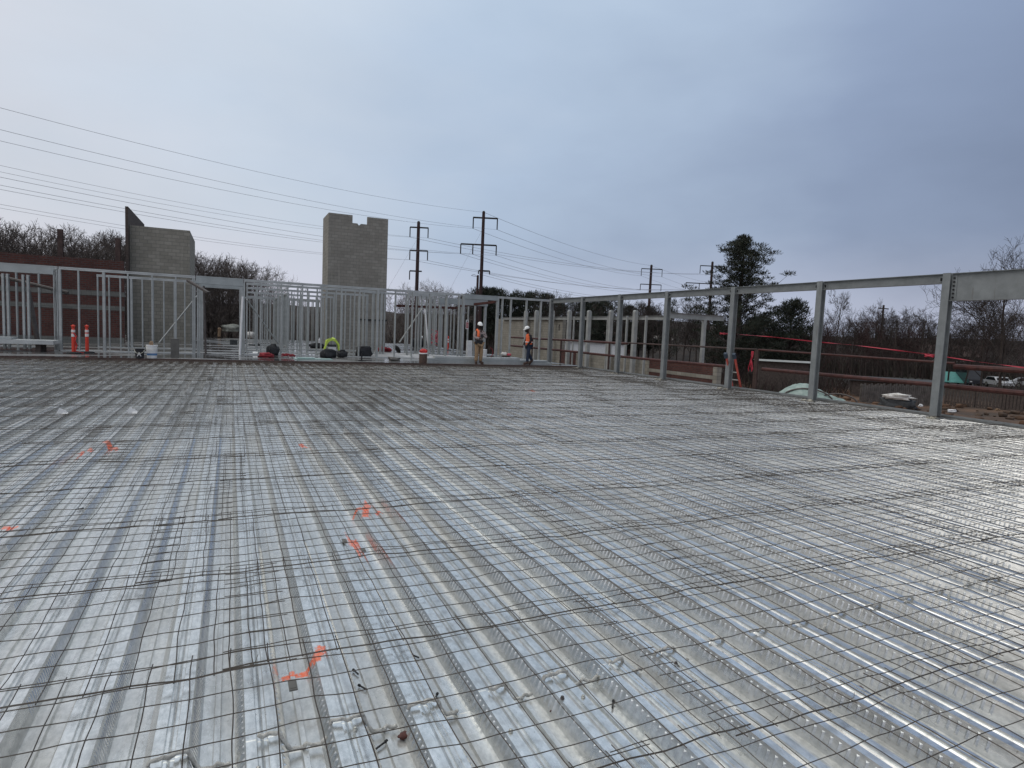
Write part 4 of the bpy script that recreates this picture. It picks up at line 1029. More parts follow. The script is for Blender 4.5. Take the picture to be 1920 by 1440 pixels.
def person(label, loc, rz, J, hand_dirs, clothes):
    t = thing('person', label, 'person', loc, rz)
    V = {k: Vector(v) for k, v in J.items()}
    R = dict(pelvis=(.135, .105), spine=(.125, .10), chest=(.15, .105), neck=.055, head0=.075, head1=.088, head2=.07,
             sl=.06, sr=.06, el=.040, er=.040, wl=.028, wr=.028, hl=(.035, .016), hr=(.035, .016), hipl=.085, hipr=.085, kl=.056, kr=.056, al=.038, ar=.038, tl=.035, tr=.035)
    joints = {k: (tuple(V[k]), R[k]) for k in V}
    E = [('pelvis', 'spine'), ('spine', 'chest'), ('chest', 'neck'), ('neck', 'head0'), ('head0', 'head1'), ('head1', 'head2'), ('chest', 'sl'), ('chest', 'sr'), ('sl', 'el'), ('sr', 'er'), ('el', 'wl'), ('er', 'wr'),
         ('wl', 'hl'), ('wr', 'hr'), ('pelvis', 'hipl'), ('pelvis', 'hipr'), ('hipl', 'kl'), ('hipr', 'kr'), ('kl', 'al'), ('kr', 'ar'), ('al', 'tl'), ('ar', 'tr')]
    for s_ in 'lr':       # five fingers
        w, h = V['w'+s_], V['h'+s_]; d = (h-w).normalized(); side = Vector(hand_dirs[s_]).normalized(); curl = d.cross(side).normalized()*.35
        for i in range(4):
            off = side*(-.027+.018*i); L_ = (.062, .072, .068, .052)[i]
            joints[f'f{s_}{i}a'] = (tuple(h+off+d*.02), .0095); joints[f'f{s_}{i}b'] = (tuple(h+off*1.05+d*(.02+L_*.5)+curl*.02), .0085); joints[f'f{s_}{i}c'] = (tuple(h+off*1.05+(d*L_*.9+curl*L_*.9)), .007)
            E += [('h'+s_, f'f{s_}{i}a'), (f'f{s_}{i}a', f'f{s_}{i}b'), (f'f{s_}{i}b', f'f{s_}{i}c')]
        joints[f't{s_}a'] = (tuple(w.lerp(h, .55)+side*-.035), .011); joints[f't{s_}b'] = (tuple(h+side*-.058+d*.015), .009)
        E += [('w'+s_, f't{s_}a'), (f't{s_}a', f't{s_}b')]
    body = skinned('body', joints, E, 'skin_dark', t)
    for (name, m, keys, edges, grow) in clothes:
        jj = {}
        for k in keys:
            r = R[k]; r = r if isinstance(r, tuple) else (r, r); g = grow.get(k, grow['*']) if isinstance(grow, dict) else grow
            jj[k] = (tuple(V[k]), (r[0]+g, r[1]+g))
        skinned(name, jj, edges, m, t)
    # face: nose, brow, eyes, ears, beard; and the hard hat
    f = Vector(J['head2'])-Vector(J['neck']); face = Vector(FACE[label])
    hc = V['head1']; up = (V['head2']-V['head0']).normalized(); side = face.cross(up).normalized()
    MB().tube([hc+face*.088+up*.02, hc+face*.112-up*.02, hc+face*.092-up*.032], [.010, .016, .012], 6).build('nose', 'skin_dark', body, smooth=True)
    for s_ in (-1, 1):
        MB().blob(hc+face*.082+side*.032*s_+up*.012, (.026, .022, .016), 1, .02, 8, 6, False).build('eye', 'white', body, smooth=True)
        MB().blob(hc+side*.088*s_+up*-.002, (.026, .04, .06), 2, .05, 8, 6, False).build('ear', 'skin_dark', body, smooth=True)
    MB().blob(hc+face*.035-up*.062, (.15, .15, .10), 3, .08, 12, 8, False).build('beard', 'beard', t, smooth=True)
    MB().tube([hc+face*.086-up*.052-side*.025, hc+face*.094-up*.052, hc+face*.086-up*.052+side*.025], .006, 5).build('mouth', 'skin_dark', body, smooth=True)
    b = MB(); q = up.to_track_quat('Z', 'Y').to_matrix(); base = hc+up*.045
    prof = [(.118, -.004), (.118, .01), (.110, .045), (.088, .085), (.052, .108), (.01, .117)]
    n = 18; i0 = len(b.v)
    for r_, z in prof:
        for j in range(n):
            u = 2*math.pi*j/n; v = side*(r_*math.cos(u)*.92)+face*(r_*math.sin(u)*1.08)+up*z; b.v.append(tuple(base+v))
    for k in range(len(prof)-1):
        for j in range(n): a, c = i0+k*n+j, i0+k*n+(j+1) % n; b.f.append((a, c, c+n, a+n)); b.mi.append(0)
    b.f.append(tuple(i0+(len(prof)-1)*n+j for j in range(n))); b.mi.append(0)
    hat = b.build('hard_hat', 'helmet', t, smooth=True)
    b = MB(); b.tube([base+face*.10-side*.085+up*.002, base+face*.158-side*.05, base+face*.172, base+face*.158+side*.05, base+face*.10+side*.085+up*.002], [.010, .012, .012, .012, .010], 6); b.box(base+face*.13, (.12, .05, .006), Matrix((side, face, up)).transposed()); b.build('brim', 'helmet', hat, smooth=True)
    # boots
    for s_ in 'lr':
        a, tt = V['a'+s_], V['t'+s_]; b = MB(); d = (tt-a); d2 = Vector((d.x, d.y, 0)).normalized()
        b.tube([a+Vector((0, 0, .10)), a+Vector((0, 0, .02)), a+d2*.03-Vector((0, 0, .02)), tt+d2*.03+Vector((0, 0, .0))], [.056, .060, .058, .042], 10)
        rot = d.to_track_quat('Y', 'Z').to_matrix(); b.box((a+tt)/2+d.normalized()*.02-Vector((0, 0, .045)), (.10, .29, .03), rot); b.build('boot', 'boot', t, smooth=False)
    return t, V
LEGS = [('pelvis', 'hipl'), ('pelvis', 'hipr'), ('hipl', 'kl'), ('hipr', 'kr'), ('kl', 'al'), ('kr', 'ar')]
TR = ['pelvis', 'hipl', 'hipr', 'kl', 'kr', 'al', 'ar']
TOP = ['spine', 'pelvis', 'chest', 'neck', 'sl', 'sr', 'el', 'er', 'wl', 'wr']
TOPE = [('pelvis', 'spine'), ('spine', 'chest'), ('chest', 'neck'), ('chest', 'sl'), ('chest', 'sr'), ('sl', 'el'), ('sr', 'er'), ('el', 'wl'), ('er', 'wr')]
L1 = 'worker in white hard hat, grey shirt and khaki trousers facing the camera'
L2 = 'worker in white hard hat and orange vest seen from the side, stepping left'
FACE = {L1: Vector((-.12, -.97, -.2)).normalized(), L2: Vector((-.93, -.12, -.34)).normalized()}
def people():
    x, y = gp(897, 684, SZ); y = 24.72; x = y*(_ray(897, 684)[0]/_ray(897, 684)[1])
    J1 = dict(pelvis=(0, 0, .93), spine=(.01, .01, 1.10), chest=(.02, 0, 1.33), neck=(.01, -.02, 1.49), head0=(0, -.04, 1.57), head1=(-.01, -.05, 1.645), head2=(-.01, -.04, 1.72),
              sl=(.20, 0, 1.40), sr=(-.18, 0, 1.40), el=(.29, -.05, 1.14), er=(-.27, -.06, 1.15), wl=(.10, -.24, 1.20), wr=(-.10, -.24, 1.10), hl=(.02, -.27, 1.22), hr=(-.02, -.28, 1.13),
              hipl=(.10, 0, .86), hipr=(-.10, 0, .86), kl=(.10, -.02, .49), kr=(-.105, -.02, .49), al=(.10, .02, .11), ar=(-.115, .02, .11), tl=(.13, -.13, .06), tr=(-.16, -.13, .06))
    t, V = person(L1, (x, y, SZ), .05, J1, dict(l=(0, 0, 1), r=(0, 0, 1)),
        [('trousers', 'khaki', TR, LEGS, {'*': .028, 'kl': .036, 'kr': .036, 'al': .044, 'ar': .044, 'pelvis': .030}), ('shirt', 'shirt_grey', TOP, TOPE, {'*': .024, 'spine': .045, 'chest': .03, 'neck': .012, 'pelvis': .012})])
    MB().lathe((0, 0, 0), [(.168, .955), (.176, .98), (.176, 1.01), (.165, 1.03)], 18).build('belt', 'black', t)
    for xx, w in ((-.17, .16), (.02, .10), (-.06, .12)): MB().blob((xx, -.13, .93), (w, .09, .17), 3, .3).build('tool_pouch', 'bag_black', t, smooth=True)
    b = MB()
    for s_, xa in ((-1, -.11),):
        b.tube([(xa*1.1, .09, 1.43), (xa*1.15, -.02, 1.475), (xa, -.13, 1.40), (xa*.9-.02, -.155, 1.24), (xa*1.1, -.15, 1.10)], [.018, .018, .014, .012, .01] if s_ > 0 else [.035, .04, .055, .06, .05], 7)
    b.build('vest_panels', 'orange_vest', t, smooth=True)
    MB().blob((-.02, -.30, 1.22), (.10, .03, .16), 2, .05).build('phone', 'black', t)
    y = 24.95; x = y*(_ray(989, 684)[0]/_ray(989, 684)[1])
    J2 = dict(pelvis=(.02, 0, .90), spine=(.02, 0, 1.06), chest=(-.01, 0, 1.28), neck=(-.035, 0, 1.43), head0=(-.06, 0, 1.50), head1=(-.09, 0, 1.57), head2=(-.10, 0, 1.65),
              sl=(-.0, -.18, 1.35), sr=(-.0, .18, 1.35), el=(.03, -.23, 1.08), er=(-.02, .23, 1.08), wl=(-.10, -.16, .90), wr=(-.16, .14, .93), hl=(-.15, -.13, .85), hr=(-.21, .11, .88),
              hipl=(.02, -.09, .83), hipr=(.02, .09, .83), kl=(-.05, -.09, .47), kr=(.08, .09, .48), al=(-.06, -.09, .10), ar=(.25, .10, .18), tl=(-.20, -.10, .06), tr=(.14, .11, .05))
    t, V = person(L2, (x, y, SZ), -.05, J2, dict(l=(0, 0, -1), r=(0, 0, -1)),
        [('trousers', 'jeans', TR, LEGS, {'*': .022, 'al': .032, 'ar': .032, 'pelvis': .02}), ('shirt', 'shirt_black', TOP, TOPE, {'*': .02, 'neck': .01, 'pelvis': .0})])
    skinned('vest', {'q': ((.02, 0, .80), (.15, .16)), 'p': (tuple(Vector((.02, 0, .95))), (.175, .185)), 's': ((.02, 0, 1.10), (.15, .17)), 'c': ((-.005, 0, 1.28), (.15, .185)), 'n': ((-.02, 0, 1.42), (.09, .12))}, [('q', 'p'), ('p', 's'), ('s', 'c'), ('c', 'n')], 'orange_vest', t)
    MB().lathe((.02, 0, 1.0), [(.178, 0), (.178, .035)], 16).build('reflective_stripe', 'white_band', t)
people()

# ================================================================== UTILITY POLES AND WIRES
def pole(px, ytop, Y, w, arms, label):
    x, zt = at(px, ytop, Y); t = thing('utility_pole', label, 'utility pole', (x, Y, GZ-2))
    H = zt-GZ+2; MB().tube([(0, 0, 0), (0, 0, H)], [w*.62, w*.44], 8).build('shaft', 'pole_rust', t)
    MB().lathe((0, 0, H), [(w*.46, 0), (w*.3, w*.3), (w*.05, w*.4)], 8).build('cap', 'black', t)
    ends = []
    dv = Vector((.93, -.37, 0))
    for (pl, yl, pr, yr, drops, dh) in arms:
        zl = at((pl+pr)/2, (yl+yr)/2, Y)[1]-GZ+2
        sl = (at(pl, yl, Y)[0]-x)/.93; sr = (at(pr, yr, Y)[0]-x)/.93
        a = MB().tube([dv*sl+Vector((0, 0, zl)), dv*sr+Vector((0, 0, zl))], .11, 6).build('crossarm', 'bolt', t)
        for pd in drops:
            s_ = (at(pd, yl, Y)[0]-x)/.93; p = dv*s_+Vector((0, 0, zl)); hh = dh/1160*math.hypot(x, Y)*1.0
            MB().tube([p, p-Vector((0, 0, hh))], [.075, .075], 6).build('insulator', 'bolt', a)
            ends.append(Vector((x, Y, GZ-2))+p-Vector((0, 0, hh)))
    ends.append(Vector((x, Y, zt)))
    return ends
eB = pole(907, 398, 75, .46, [(889.5, 412, 930, 406, (890, 929), 20), (869, 462, 927.5, 455, (869, 889, 927), 18), (898, 508, 916, 508, (898, 916), 6)], 'tallest rusty steel utility pole, three crossarms, right of the tower')
eA = pole(785, 417, 85, .50, [(770.5, 429, 801.5, 424.5, (770.5, 801), 18), (769.5, 471, 800, 469, (770, 800), 17), (769.5, 509, 790, 507.5, (769.5,), 16)], 'dark utility pole with three crossarms nearest the block tower')
eC = pole(1221.5, 498, 118, .62, [(1207, 505, 1237, 504, (1207, 1237), 13), (1205, 534, 1235, 533, (1205, 1235), 11)], 'dark utility pole with two crossarms behind the right steel frame')
eD = pole(1336, 492, 104, .55, [(1319, 499, 1353, 499, (1319, 1352), 14), (1298, 532, 1352, 531, (1298, 1317), 11)], 'dark utility pole partly hidden behind the tall cedar')
x, z = at(896, 516, 62); t = thing('utility_pole', 'short brown pole just left of the tallest utility pole', 'utility pole', (x, 62, GZ)); MB().tube([(0, 0, 0), (0, 0, z-GZ)], [.16, .13], 8).build('shaft', 'pole_rust', t)
b = MB(); b.tube([(-.1, 0, z-GZ-.15), (-.75, 0, z-GZ-.1)], .02, 4); b.tube([(-.7, 0, z-GZ-.05), (-.45, 0, z-GZ+.05), (-.2, 0, z-GZ-.05)], .02, 4); b.build('bracket', 'pole_rust', t)
x, z = at(1657, 572, 60); t = thing('utility_pole', 'small wooden pole with crossbar in the right tree line', 'utility pole', (x, 60, GZ)); MB().tube([(0, 0, 0), (0, 0, z-GZ)], .14, 8).build('shaft', 'bark', t); MB().box((0, 0, z-GZ-.5), (2.2, .12, .15)).build('crossarm', 'bark', t)

Ldir = Vector((-60, -45, 0))
def wire(pts, label, group, r=.011):
    tag(MB().tube(pts, r, 5).build('power_line', 'line'), label, 'power line', group)
def on_line(p0, px, py):
    """point where the vertical plane through p0 along the line route meets the sight line"""
    d = _ray(px, py); k = d[0]/d[1]       # x = k y
    t = (k*p0.y-p0.x)/(Ldir.x-k*Ldir.y); q = p0+Ldir*t; dist = q.y/d[1]; return t, CAM_H+d[2]*dist
def left_wire(p0, y0, ym=None, xm=700, label=''):
    t1, z1 = on_line(p0, 0, y0); A = p0.z
    if ym: t2, z2 = on_line(p0, xm, ym)
    else: t2 = t1*.4; z2 = A+(z1-A)*.4-.7
    M = np.array([[t1*t1, t1], [t2*t2, t2]]); a, b_ = np.linalg.solve(M, [z1-A, z2-A])
    a = min(max(a, 1.5), 9)                      # keep a plausible sag
    b_ = (z1-A-a*t1*t1)/t1
    te = t1*1.35; pts = []
    for k in range(31): t = te*k/30; q = p0+Ldir*t; pts.append((q.x, q.y, A+a*t*t+b_*t))
    wire(pts, label, None)
names = ['thin top', 'upper', 'third', 'fourth', 'fifth', 'sixth', 'seventh', 'eighth', 'ninth', 'lowest but one', 'lowest']
src = [(eB[7], 202), (eB[1], 243), (eB[0], 264), (eA[1], 310), (eA[0], 322), (eB[4], 332), (eB[3], 347), (eB[2], 355), (eA[3], 383), (eA[2], 390)]
for k, (p, y0) in enumerate(src):
    left_wire(p, y0, None, label='power line across the upper left sky, %s of ten counted from the top' % ['first', 'second', 'third', 'fourth', 'fifth', 'sixth', 'seventh', 'eighth', 'ninth', 'last'][k])
def span(a, b_, sag, g='power lines between the poles at centre and right'):
    pts = []
    for k in range(25):
        t = k/24; p = a.lerp(b_, t); pts.append((p.x, p.y, p.z-sag*4*t*(1-t)))
    wire(pts, 'thin power line sagging between the poles at centre and right', g, .02)
for a, b_ in ((eB[7], eC[4]), (eB[1], eC[1]), (eB[0], eC[0]), (eB[4], eC[3]), (eB[3], eC[2]), (eB[2], eC[2]+Vector((0, 0, -.6))), (eB[6], eC[3]+Vector((0, 0, -2))), (eB[5], eC[2]+Vector((0, 0, -2.2)))): span(a, b_, 1.0)
for a, b_ in ((eA[1], eD[1]), (eA[0], eD[0]), (eA[3], eD[2]), (eA[2], eD[3]), (eC[4], eC[4]+Vector((60, 30, 1))), (eC[1], eC[1]+Vector((60, 30, 0))), (eC[0], eC[0]+Vector((60, 30, 0)))): span(a, b_, 1.4)
for e, px, py, lb in ((eB, 845, 540, 'diagonal guy wire left of the tallest pole'), (eA, 728, 540, 'diagonal guy wire beside the block tower')):
    q = pt(px, py, e[-1].y-6); p = e[-1]+Vector((0, 0, -2)); q = Vector(q); q2 = p+(q-p)*1.5; wire([p, q2], lb, None)

# ================================================================== FAR GROUND: sheds, houses, fence, cars
def gnd(px, py): x, y = gp(px, py, GZ); return Vector((x, y, GZ))
def house(label, c, rz, w, d, h, wallm, roofm, rh=1.4, flat=False, nwin=4, name='house', door=True):
    t = thing(name, label, 'building', (c[0], c[1], GZ), rz)
    MB().quadbox((-w/2, -d/2, -.5), (w/2, d/2, h)).build('wall', wallm, t)
    if flat:
        b = MB().quadbox((-w/2-.3, -d/2-.3, h+.002), (w/2+.3, d/2+.3, h+.28))
    else:
        b = MB().prism([(-d/2-.4, h+.002), (d/2+.4, h+.002), (0, h+rh)], 'x', -w/2-.4, w/2+.4)
    b.build('roof', roofm, t)
    for k in range(nwin):
        x = -w/2+w*(k+.7)/(nwin+.4); f = MB().quadbox((x-.55, -d/2-.05, h*.38), (x+.55, -d/2-.002, h*.78)).build('window', 'white', t)
        MB().quadbox((x-.46, -d/2-.07, h*.41), (x+.46, -d/2-.052, h*.75)).build('pane', 'glass_dark', f)
    if door: MB().quadbox((w*.36-.5, -d/2-.05, -.4), (w*.36+.5, -d/2-.002, h*.72)).build('door', 'wood_grey', t)
    return t
def face(c): return -math.atan2(c[0], c[1])
c = Vector((51.5, 46.3, 0)); house('long low pale house beyond the dirt yard, right of the ladder', c, face(c)+.1, 4.6, 3.2, 3.05, 'wood_grey', 'primer_pale', .14, nwin=0)
c = Vector((60.2, 40.5, 0)); house('dark flat roofed shed behind the board fence', c, face(c)+.1, 7.0, 4.5, 1.55, 'wood_grey', 'roof_dark', flat=True, nwin=0, name='shed', door=False)
c = Vector((56, 92, 0)); house('white metal building seen between the far rails', c, face(c)+.1, 12, 8, 3.6, 'white', 'white', flat=True, nwin=0, name='building', door=False)
c = Vector((72, 118, 0)); house('brick building with low reddish roof above the far rails', c, face(c), 20, 10, 4.2, 'brick_red', 'rust_brown', 1.6, nwin=5)
c = Vector((92, 122, 0)); house('pale gabled building behind the second right column', c, face(c)+.2, 9, 8, 4.0, 'wall_pale', 'wall_pale', 1.4, nwin=3)
c = Vector((113, 128, 0)); house('brick house behind the thin posts of the lower wing', c, face(c), 11, 8, 3.4, 'brick_red', 'roof_dark', 2.0, nwin=3)
c = Vector((126, 74, 0)); house('house with dull red gable among the right trees', c, face(c), 9, 7, 3.8, 'brick_dark', 'rust_brown', 2.0, nwin=2)
# teal canopy
c = gnd(1797, 726); c = Vector((97, 55.5, 0)); t = thing('canopy', 'teal pitched canopy roof beside the parked white car', 'canopy', (c.x, c.y, GZ), face(c))
h0 = at(1797, 716, c.y)[1]-GZ; h1 = at(1797, 699, c.y)[1]-GZ
MB().prism([(-3.0, h0), (-2.95, h0+.12), (0, h1+.1), (3.0, h0+.12), (3.05, h0), (0, h1)], 'x', -2.4, 2.2).build('roof', 'teal', t)
for sx in (-2.2, 2.0):
    for sy in (-2.6, 2.6): MB().quadbox((sx-.06, sy-.06, -.4), (sx+.06, sy+.06, h0)).build('post', 'white', t)
def fence(label, a, b_, h, m, z=GZ, bw=.26):
    v = b_-a; L_ = math.hypot(v.x, v.y); t = thing('board_fence', label, 'fence', (a.x, a.y, z), math.atan2(v.y, v.x)); n = int(L_/bw)
    for k in range(n):
        hh = h*(1+.06*math.sin(k*2.1)); MB().quadbox((k*bw, -.02, -.4), (k*bw+bw*.72, .02, hh)).build('board', m, t)
    for zz in (.3, h*.8): MB().quadbox((0, .022, zz), (L_, .07, zz+.1)).build('rail', m, t)
    k = 0.
    while k < L_: MB().quadbox((k, .072, -.5), (k+.1, .17, h*1.02)).build('post', m, t); k += 2.4
fa, fb = Vector((48.6, 35.2, 0)), Vector((58.0, 34.9, 0))
fence('weathered grey brown board fence behind the white bag', fa, fb, 1.75, 'fence_grey')
fence('dark brown board fence right of the nearest column', Vector((58.3, 34.2, 0)), Vector((58, 24.5, 0)), 1.75, 'wood_grey')
def car(label, c, rz, body, L_=4.5, cabh=1.45, group=None, van=False):
    t = thing('parked_car', label, 'car', (c[0], c[1], GZ), rz, group); w = .88
    prof = [(-L_/2, .35), (L_/2, .35), (L_/2, .75), (L_*.42, .88), (L_*.20, .95), (L_*.08, cabh), (-L_*.28, cabh), (-L_*.40, .98), (-L_/2, .92)]
    if van: prof = [(-L_/2, .4), (L_/2, .4), (L_/2, .9), (L_*.40, 1.05), (L_*.30, cabh), (-L_*.49, cabh), (-L_/2, 1.2)]
    MB().prism(prof, 'y', -w, w).build('body', body, t)
    g = [(L_*.185, .96), (L_*.075, cabh-.06), (-L_*.27, cabh-.06), (-L_*.37, .99)] if not van else [(L_*.37, 1.1), (L_*.29, cabh-.12), (L_*.05, cabh-.12), (L_*.05, 1.1)]
    for s_ in (-1, 1): MB().prism(g, 'y', s_*(w+.002), s_*(w+.012)).build('window', 'glass_dark', t)
    MB().prism([(-w*.85, .98), (w*.85, .98), (w*.72, cabh-.08), (-w*.72, cabh-.08)], 'x', L_*.13, L_*.20).build('windscreen', 'glass_dark', t)
    for sx in (-1, 1):
        for sy in (-1, 1):
            o = MB().lathe((0, 0, 0), [(.2, -.1), (.33, -.1), (.34, 0), (.33, .1), (.2, .1)], 16).build('wheel', 'rubber', t); o.location = (sx*L_*.31, sy*(w-.08), .33); o.rotation_euler = (math.pi/2, 0, 0)
            r = MB().lathe((0, 0, 0), [(.19, -.11), (.19, .11)], 12).build('rim', 'alu', o)
    for sy in (-1, 1): MB().box((L_/2+.005, sy*.62, .68), (.03, .3, .14)).build('headlight', 'white', t)
    return t
car('white car parked under bare trees right of the teal canopy', (99, 51), face((99, 51))-math.pi/2+.5, 'car_white')
car('white pickup further right of the teal canopy', (104, 49.5), face((104, 49.5))+.2, 'car_white', 5.0)
car('white van at the far right below the rails', (105, 46.5), face((105, 46.5))-1.3, 'car_white', 4.6, 2.2, van=True)
car('dark van left of the white car', (96.0, 53.3), face((96, 53.3))-1.2, 'car_dark', 4.6, 2.3, van=True)
c = gnd(1289, 672); car('grey car with one bright headlight beyond the lower wing', (c.x, c.y), face(c)-math.pi/2+.35, 'car_silver')
c = gnd(1380, 682); car('pale car behind the orange ladder', (c.x, c.y), face(c)+.3, 'car_white')
c = gnd(1345, 680); car('white car left of the orange ladder', (c.x, c.y), face(c)+.3, 'car_silver')
c = gnd(1172, 672); car('pale car parked below the far rails', (c.x, c.y), face(c)+.2, 'car_white')
# tarp covered mound, cable drum arcs, white sack
def tarp():
    a, b_ = gnd(1437, 748), gnd(1605, 760); cx, cy = (a.x+b_.x)/2, (a.y+b_.y)/2; L_ = (b_-a).length
    t = thing('tarp_mound', 'long mound covered with a pale green tarpaulin beyond the deck edge', 'tarp', (cx, cy, GZ), math.atan2(b_.y-a.y, b_.x-a.x))
    b = MB(); nu, nv = 40, 20
    for j in range(nv+1):
        for i in range(nu+1):
            u, v = i/nu*2-1, j/nv*2-1
            e = max(0, 1-abs(u)**2.3)*max(0, 1-abs(v)**2)**.8
            prof = (.55+.75*math.exp(-((u+.25)/.55)**2))
            z = 1.25*e*prof+.16*mnoise.noise(Vector((u*5, v*3, 1)))*e+.05*mnoise.noise(Vector((u*18, v*7, 2)))-.03
            b.v.append((u*L_*.52, v*1.9, z))
    for j in range(nv):
        for i in range(nu): q = j*(nu+1)+i; b.f.append((q, q+1, q+2+nu, q+1+nu)); b.mi.append(0)
    b.build('tarpaulin', 'green_tarp', t, smooth=True)
    for (u0, r_) in ((-.12, 1.0), (.55, .75)):
        pts = [(u0*L_*.5+r_*2.0*math.cos(w), -1.35+.3*math.sin(w), .15+r_*1.05*math.sin(w)) for w in np.linspace(.1, 3.0, 12)]
        MB().tube(pts, .07, 5).build('hoop', 'dark_pipe', t)
tarp()
c = gnd(1683, 766); t = thing('sack_pile', 'white plastic sack lying on a dark pile before the board fence', 'sack', (c.x, c.y, GZ), face(c))
MB().blob((0, .2, .35), (2.3, 1.2, .9), 5, .35, 18, 10).build('pile', 'bag_grey', t, smooth=True)
MB().blob((-.05, -.1, .95), (1.9, .8, .5), 23, .4, 22, 12, freq=2.6).build('sack', 'white_cloth', t, smooth=True)
for (px, py, d, m, lb) in ((1702, 768, .35, 'white', 'small white rubble below the white sack'), (1726, 766, .4, 'white', 'small white block on the dirt left of the nearest column'), (1785, 776, .9, 'white', 'flat white board on the dirt right of the nearest column'), (1870, 774, .5, 'wood', 'tan stone on the dirt at the far right')):
    c = gnd(px, py); tag(MB().blob((0, 0, .12), (d, d*.5, .22), int(px), .3, 10, 7).build('rubble', m, loc=(c.x, c.y, GZ+.12)), lb, 'rubble')
def clods():
    b = MB(); rr = random.Random(8)
    for k in range(420):
        x = rr.uniform(30, 62); y = rr.uniform(16, 48); s_ = rr.uniform(.15, .8); z = GZ+(mnoise.noise(Vector((x*.12, y*.12, 0)))*.5)
        b.blob((x, y, z+s_*.1), (s_, s_*rr.uniform(.6, 1), s_*.5), k, .35, 7, 5)
    tag(b.build('dirt_clods', 'dirt', smooth=True), 'clods of red brown earth on the muddy ground beyond the deck', 'dirt', kind='stuff')
clods()

# ================================================================== TREES
def bare_tree_meshes(seed, H=12., spread=.45, levels=4, first=.25, m=('bark', 'twig'), kids=(9, 6, 5, 5), tip=.016):
    rr = random.Random(seed); tr = MB(); cr = MB()
    def rv(s_): return Vector((rr.uniform(-s_, s_), rr.uniform(-s_, s_), rr.uniform(-s_, s_)))
    def limb(mb, p, d, L_, r, lvl, n):
        pts = [p.copy()]; rads = [r]; q = p.copy(); dd = d.copy(); r1 = max(tip*.6, r*.45)
        for k in range(n):
            dd = (dd+rv(.20 if lvl else .07)+Vector((0, 0, .07 if lvl else .02))).normalized(); q = q+dd*(L_/n); pts.append(q.copy()); rads.append(r+(r1-r)*(k+1)/n)
        mb.tube(pts, rads, 7 if lvl == 0 else (5 if lvl == 1 else 3), caps=False)
        return pts, rads
    def grow(p, d, L_, r, lvl):
        pts, rads = limb(cr if lvl else tr, p, d, L_, r, lvl, (7, 4, 3, 2, 2)[lvl])
        if lvl >= levels: return
        nk = kids[min(lvl, len(kids)-1)]
        for k in range(nk):
            u = (first if lvl == 0 else .22)+(1-(first if lvl == 0 else .22))*(k+rr.random()*.8)/nk; u = min(u, .995)
            f = u*(len(pts)-1); i = int(f); i = min(i, len(pts)-2); q = pts[i].lerp(pts[i+1], f-i); ax = (pts[i+1]-pts[i]).normalized()
            o = ax.orthogonal().normalized(); o.rotate(Matrix.Rotation(rr.uniform(0, 6.283), 3, ax))
            nd = (ax*rr.uniform(.55, .95)+o*rr.uniform(.6, 1.0)+Vector((0, 0, .18))).normalized()
            ll = L_*(rr.uniform(.42, .62) if lvl else spread*rr.uniform(.8, 1.15)*(1.15-.55*u))
            grow(q, nd, ll, max(tip, rads[i]*(.55 if lvl else .42)), lvl+1)
    grow(Vector((0, 0, 0)), Vector((0, 0, 1)), H, H*.013+.03, 0)
    return tr.mesh('trunk', m[0]), cr.mesh('crown', m[1])
_th = {}
BT = [bare_tree_meshes(i, 12., (.42, .5, .36, .46, .55, .33)[i]) for i in range(6)]
BTM = [bare_tree_meshes(50+i, 12., (.42, .5, .36, .46)[i], m=('bark', 'twig_mid')) for i in range(4)]
BTR = [bare_tree_meshes(20+i, 12., .4, m=('bark', 'twig_red')) for i in range(2)]
BTP = [bare_tree_meshes(30+i, 12., .52, m=('bark_pale', 'twig_pale')) for i in range(2)]
def place_tree(T, x, y, H, label, cat='tree', group=None, name='bare_tree', base=None, H0=12., sx=1.):
    t = thing(name, label, cat, (x, y, GZ-.3 if base is None else base), R_.uniform(0, 6.28), group)
    H0 = max(v.co.z for me in T for v in me.vertices) if T[0].name not in _th else _th[T[0].name]; _th[T[0].name] = H0
    s_ = H/H0; t.scale = (s_*sx, s_*sx, s_)
    for me, nm in ((T[0], 'trunk'), (T[1], 'crown')):
        o = bpy.data.objects.new(nm, me); COL.objects.link(o); o.parent = t
    return t
def tree_at(T, px, ytop, Y, label, group=None, **k):
    x, z = at(px, ytop, Y); return place_tree(T, x, Y, (z-GZ+.3)*1.0, label, group=group, **k)
g = 'bare trees behind the red brick wall'
for i, (px, yt) in enumerate(((-40, 410), (-12, 425), (5, 416), (22, 408), (38, 404), (52, 410), (66, 418), (80, 430), (96, 437), (112, 434), (127, 425), (140, 433), (152, 427), (165, 437), (178, 436), (190, 440), (203, 434), (216, 432), (228, 430), (240, 440), (255, 445))):
    tree_at(BTM[i % 4], px, yt-3, 60+(i*7) % 11, 'bare leafless tree in the row behind the red brick wall', g)
for i in range(16): tree_at(BTM[(i*5) % 4], -30+i*18+R_.uniform(-6, 6), 452+R_.uniform(-8, 10), 72+(i*5) % 9, 'bare leafless tree in the row behind the red brick wall', g)
g = 'bare trees between the tan block shaft and the tower'
for i, (px, yt) in enumerate(((360, 470), (374, 474), (386, 470), (398, 468), (410, 476), (424, 480), (436, 478), (449, 484), (461, 486), (474, 492), (340, 478), (392, 482), (417, 490))):
    tree_at(BTM[(i*2+1) % 4], px, yt, 68+(i*5) % 12, 'bare leafless tree between the tan block shaft and the block tower', g)
tree_at(BTP[0], 512, 497, 66, 'pale rounded bare tree standing apart, left of the tower'); tree_at(BTP[1], 492, 505, 70, 'smaller pale bare tree at the end of the dark row left of the tower')
g = 'pale bare trees around the pole next to the tower'
